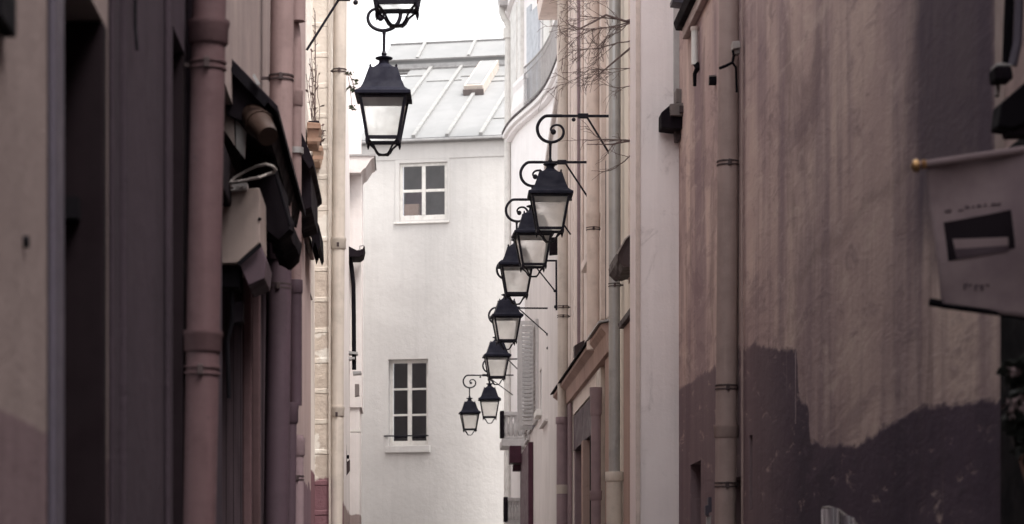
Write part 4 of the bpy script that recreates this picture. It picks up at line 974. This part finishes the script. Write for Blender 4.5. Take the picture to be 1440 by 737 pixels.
def patch(quad, mat, name, n=10, off=.0045):
    c = [inv(*q) for q in quad]; m = MB(); g = []
    for j in range(n+1):
        row = []
        for i in range(n+1):
            a, b = i/n, j/n; u = (c[0][0]*(1-a)+c[1][0]*a)*(1-b)+(c[3][0]*(1-a)+c[2][0]*a)*b; v = (c[0][1]*(1-a)+c[1][1]*a)*(1-b)+(c[3][1]*(1-a)+c[2][1]*a)*b
            q = ban(u, v); q.y -= off; row.append(m.bm.verts.new(q))
        g.append(row)
    for j in range(n):
        for i in range(n): m.bm.faces.new((g[j][i], g[j][i+1], g[j+1][i+1], g[j+1][i]))
    return m.build(name, mat, cl, smooth=True)
patch([(1327,312),(1421,296),(1428,350),(1334,368)], 'print_black', 'printed_picture')
patch([(1338,337),(1418,333),(1419,353),(1344,364)], 'print_grey', 'printed_drum', 10, .0065)
patch([(1341,352),(1418,345),(1418,353),(1344,364)], 'print_mid', 'printed_drum', 8, .0075)
mk = MB()
def mark(x, y, w, hgt):
    c = [inv(x,y), inv(x+w,y-w*.16)]
    a, b = ban(*c[0]), ban(*c[1]); a.y -= .006; b.y -= .006; k = Vector((0,0,hgt*Yb/F)); mk.face([a, b, b+k, a+k])
x = 1323
for ln in (5,4,3,6):
    for k in range(ln): mark(x, 300-(x-1323)*.13+random.uniform(-.5,.5), random.uniform(2.2,3.2), random.uniform(2.5,4.2)); x += 4.1
    x += 4
for k in range(5): mark(1353+k*8, 403+random.uniform(-1,1), 6.0, 2.2); mark(1355+k*8, 409+random.uniform(-1,1), 1.6, 8)
mk.build('lettering', 'print_mid', cl)
MB().tube([at(1307,424,Yb), at(1326,430,Yb), at(1410,441,Yb), at(1498,454,Yb)], .009, 10).build('bottom_rod', 'black', t)
MB().tube([at(1307,424.5,Yb-.01), at(1324,427.5,Yb-.01)], .013, 10).build('rod_cap', 'black', t)

# dark hood, block and cables above the banner
t = thing('wall_hood', 'black metal hood jutting in at the right edge above the banner', 'hood', at(1430,150,8.2))
MB().prof_px([(1404,178),(1408,144),(1418,136),(1446,112),(1560,60),(1560,150),(1446,172),(1426,181)], 8.15, 8.27).build('shell', 'black', t, bevel=.008)
MB().prof_px([(1416,183),(1442,176),(1560,154),(1560,172),(1442,190),(1418,191)], 8.17, 8.25).build('underside', 'slate', t, bevel=.006)
t = thing('cable_block', 'small dark insulator block with vertical cables at the top of the right edge', 'cable', at(1412,100,8.6))
MB().prof_px([(1399,93),(1423,92),(1426,111),(1401,113)], 8.45, 8.55).build('block', 'slate', t, bevel=.008); MB().prof_px([(1401,89),(1410,88),(1424,91),(1424,92),(1401,92)], 8.46, 8.54).build('cap', 'zinc', t)
for px in (1413,1419): MB().tube([at(px,92,8.6), at(px+2,40,8.6), at(px+5,-40,8.6)], .010, 8).build('cable', 'black', t)
MB().tube([at(1404,113,8.55), at(1402,135,8.5)], .008, 6).build('cable', 'oldmetal', t); MB().tube([at(1435,-40,8.5), at(1431,60,8.5), at(1424,92,8.5)], .016, 8).build('cable', 'bluegrey', t)

# hanging plant at the right edge
def leaves(m, n, c, rad, size, flat=.6):
    for k in range(n):
        d = Vector((random.gauss(0,1), random.gauss(0,1), random.gauss(0,1))).normalized()*random.random()**.5
        p = Vector(c)+Vector((d.x*rad[0], d.y*rad[1], d.z*rad[2])); s = size*random.uniform(.6,1.3)
        a = Vector((random.uniform(-1,1),random.uniform(-1,1),random.uniform(-1,.4))).normalized(); b = a.cross(Vector((random.uniform(-1,1),random.uniform(-1,1),random.uniform(-1,1)))).normalized()*s*.32; cc = a.cross(b).normalized()*s*.12
        m.face([p, p+a*s*.35+b+cc, p+a*s*.75+b*.7, p+a*s, p+a*s*.75-b*.7, p+a*s*.35-b+cc])
t = thing('hanging_plant', 'dark leafy plant with pale blooms at the right edge below the banner', 'plant', at(1445,580,7.6))
m = MB(); leaves(m, 420, at(1466,588,7.7), (.10,.15,.14), .055); leaves(m, 60, at(1440,520,7.7), (.05,.08,.02), .06); m.build('foliage', 'darkleaf', t)
for (x, y, k) in ((1427,521,14),(1418,565,7),(1430,568,7),(1440,566,7),(1419,580,7),(1436,575,7)):
    m = MB(); leaves(m, k, at(x,y,7.6), (.012,.02,.009), .026); m.build('bloom', 'petal', t)
MB().lathe([(.07,-.14),(.10,-.02),(.105,0),(.09,.004)], at(1480,640,7.75), 18).build('pot', 'clay', t, smooth=True)
MB().tube([at(1480,640,7.75), at(1500,520,7.8), (RX,7.85,at(0,500,7.8).z)], .006, 6).build('hanger', 'iron', t)

# crinkled sheet poking up at the bottom
Yc = 10.6
t = thing('crinkled_sheet', 'top of a crinkled pale plastic sheet poking up against the dark painted wall', 'plastic sheet', at(1178,737,Yc))
m = MB(); N = 28; top = []; top2 = []
for i in range(N+1):
    a = i/N; px = 1155+a*62; py = 713+ (0 if a < .18 else ((a-.18)/.82)**1.5*34)+(4*(1-a/.06) if a < .06 else 0)
    q = at(px, py, Yc); q.y += .05*math.sin(a*17)*(.5+.5*a)
    top.append(m.bm.verts.new(q))
    w = at(px+3+a*4, 800, Yc); w.y = q.y+.02*math.sin(a*9); w.z = .11; top2.append(m.bm.verts.new(w))
for i in range(N): m.bm.faces.new((top[i], top[i+1], top2[i+1], top2[i]))
o = m.build('sheet', 'sheet', t, smooth=True); so = o.modifiers.new('thick','SOLIDIFY'); so.thickness = .006
MB().tube([v for v in [at(1157,714,Yc-.02), at(1166,713,Yc), at(1180,718,Yc), at(1192,727,Yc), at(1206,738,Yc)]], .006, 6).build('rolled_edge', 'whitecable', t)

# ------------------------------------------------------------------ bare climber on the right, sprig on the left
def grow(m, p, d, L, r, depth, spread=.5):
    pts = [p]; n = 6
    for k in range(n):
        d = (d+Vector((random.gauss(0,.16),random.gauss(0,.12),random.gauss(-.015,.16)))).normalized(); pts.append(pts[-1]+d*L/n)
    m.tube(pts, [max(.0016, r*(1-.6*k/n)) for k in range(n+1)], 4)
    if depth <= 0: return
    for k in range(1, n+1):
        if random.random() < .78:
            dd = (d+Vector((random.gauss(-.05,spread),random.gauss(0,spread*.8),random.gauss(-.1,spread)))).normalized()
            grow(m, pts[k], dd, L*random.uniform(.35,.7), r*.55, depth-1, spread)
random.seed(21)
t = thing('bare_climber', 'tangle of bare brown twigs reaching over the alley from the top of the pale buttress', 'plant', at(893,28,20.7))
m = MB(); P = at(896,29,20.7)
for dirv, L in (((-1,-.1,.12),.42),((-1,.2,-.28),.38),((-.8,.1,-.6),.40)): grow(m, P, Vector(dirv).normalized(), L*1.15, .0065, 3, .5)
grow(m, at(896,55,20.7), Vector((-1,0,-.5)).normalized(), .52, .006, 3, .5)
grow(m, at(896,95,20.7), Vector((-.9,.1,-.35)).normalized(), .40, .005, 3, .5)
grow(m, at(892,120,20.7), Vector((-.9,.1,-.1)).normalized(), .36, .004, 2, .5)
m.tube([at(880,30,20.7), at(852,21,20.7), at(832,32,20.72), at(812,42,20.7), at(800,34,20.7), at(796,27,20.7)], [.011,.010,.008,.007,.005,.003], 5)
m.tube([at(893,62,20.7), at(862,88,20.7), at(848,100,20.7), at(835,112,20.7)], [.010,.008,.006,.003], 5)
m.build('twigs', 'twig', t); MB().tube([at(897,29,20.7), at(887,29,20.7), at(880,30,20.7)], [.016,.016,.011], 6).build('stem', 'twig', t)
t = thing('bare_sprig', 'sparse bare twigs sticking out of the pale buttress level with the top lantern arm', 'plant', at(893,198,20.7))
m = MB(); grow(m, at(896,198,20.7), Vector((-1,.1,-.05)).normalized(), .36, .008, 2, .45); grow(m, at(890,216,20.7), Vector((-.8,.1,-.6)).normalized(), .28, .006, 1, .3)
m.tube([at(896,198,20.7), at(880,199,20.7), at(860,203,20.7), at(825,203,20.7)], [.009,.008,.006,.003], 5); m.build('twigs', 'twig', t)
t = thing('leafy_sprig', 'small green sprig growing beside the upper collar of the tall cream downpipe', 'plant', at(486,108,22.4))
m = MB(); base = at(484,104,22.4); stm = MB()
for (x, y) in ((494,102),(497,112),(500,118),(494,124),(498,126),(491,122),(492,150),(500,152),(496,148),(488,102)):
    q = at(x, y, 22.3+random.uniform(-.1,.1)); leaves(m, 5, q, (.02,.025,.018), .042)
stm.tube([base, at(492,106,22.3), at(497,118,22.3), at(499,128,22.3)], .004, 5); stm.tube([at(490,108,22.35), at(493,130,22.3), at(495,150,22.3)], .003, 5)
m.build('leaves', 'leaf', t); stm.build('stem', 'twig', t)

# ------------------------------------------------------------------ world, sun, camera
w = bpy.data.worlds.new('World'); bpy.context.scene.world = w; w.use_nodes = True
nt = w.node_tree; bg = nt.nodes['Background']
sky = nt.nodes.new('ShaderNodeTexSky'); sky.sky_type = 'NISHITA'; sky.sun_disc = False
SUN_EL, SUN_AZ = 62, 138       # azimuth measured clockwise from +Y
sky.sun_elevation = R(SUN_EL); sky.sun_rotation = R(SUN_AZ); sky.dust_density = 3; sky.air_density = 1
hs = nt.nodes.new('ShaderNodeHueSaturation'); hs.inputs['Saturation'].default_value = .10; hs.inputs['Value'].default_value = 1.0
mul = nt.nodes.new('ShaderNodeMix'); mul.data_type = 'RGBA'; mul.blend_type = 'MULTIPLY'; mul.inputs[0].default_value = 1; mul.inputs[7].default_value = (1.0,.985,.968,1)
nt.links.new(sky.outputs[0], hs.inputs['Color']); nt.links.new(hs.outputs[0], mul.inputs[6]); nt.links.new(mul.outputs[2], bg.inputs['Color'])
bg.inputs['Strength'].default_value = .15
sd = bpy.data.lights.new('sun', 'SUN'); sd.energy = .95; sd.angle = R(15); sd.color = (1,.95,.88)
so = bpy.data.objects.new('sun', sd); C.objects.link(so)
az, el = R(SUN_AZ), R(SUN_EL); d = Vector((math.sin(az)*math.cos(el), math.cos(az)*math.cos(el), math.sin(el)))
so.rotation_euler = (-d).to_track_quat('-Z', 'Y').to_euler(); so.location = d*60+Vector((0,20,0))
cam = bpy.data.cameras.new('camera'); co_ = bpy.data.objects.new('camera', cam); C.objects.link(co_)
co_.location = (0,0,EYE); co_.rotation_euler = (R(90),0,0)
cam.sensor_width = 36; cam.lens = 36*F/1440; cam.shift_x = (720-VX)/1440; cam.shift_y = (VY-368.5)/1440
cam.clip_start = .1; cam.clip_end = 2000
cam.dof.use_dof = True; cam.dof.focus_distance = 27; cam.dof.aperture_fstop = 4.8
sc = bpy.context.scene; sc.camera = co_
sc.view_settings.view_transform = 'Standard'; sc.view_settings.look = 'None'; sc.view_settings.gamma = 1; sc.view_settings.exposure = 1.75
sc.cycles.diffuse_bounces = 6; sc.cycles.max_bounces = 12; sc.cycles.transparent_max_bounces = 12
sc.cycles.use_denoising = True
for o in list(bpy.data.objects):
    if '_w' in o.keys(): del o['_w']
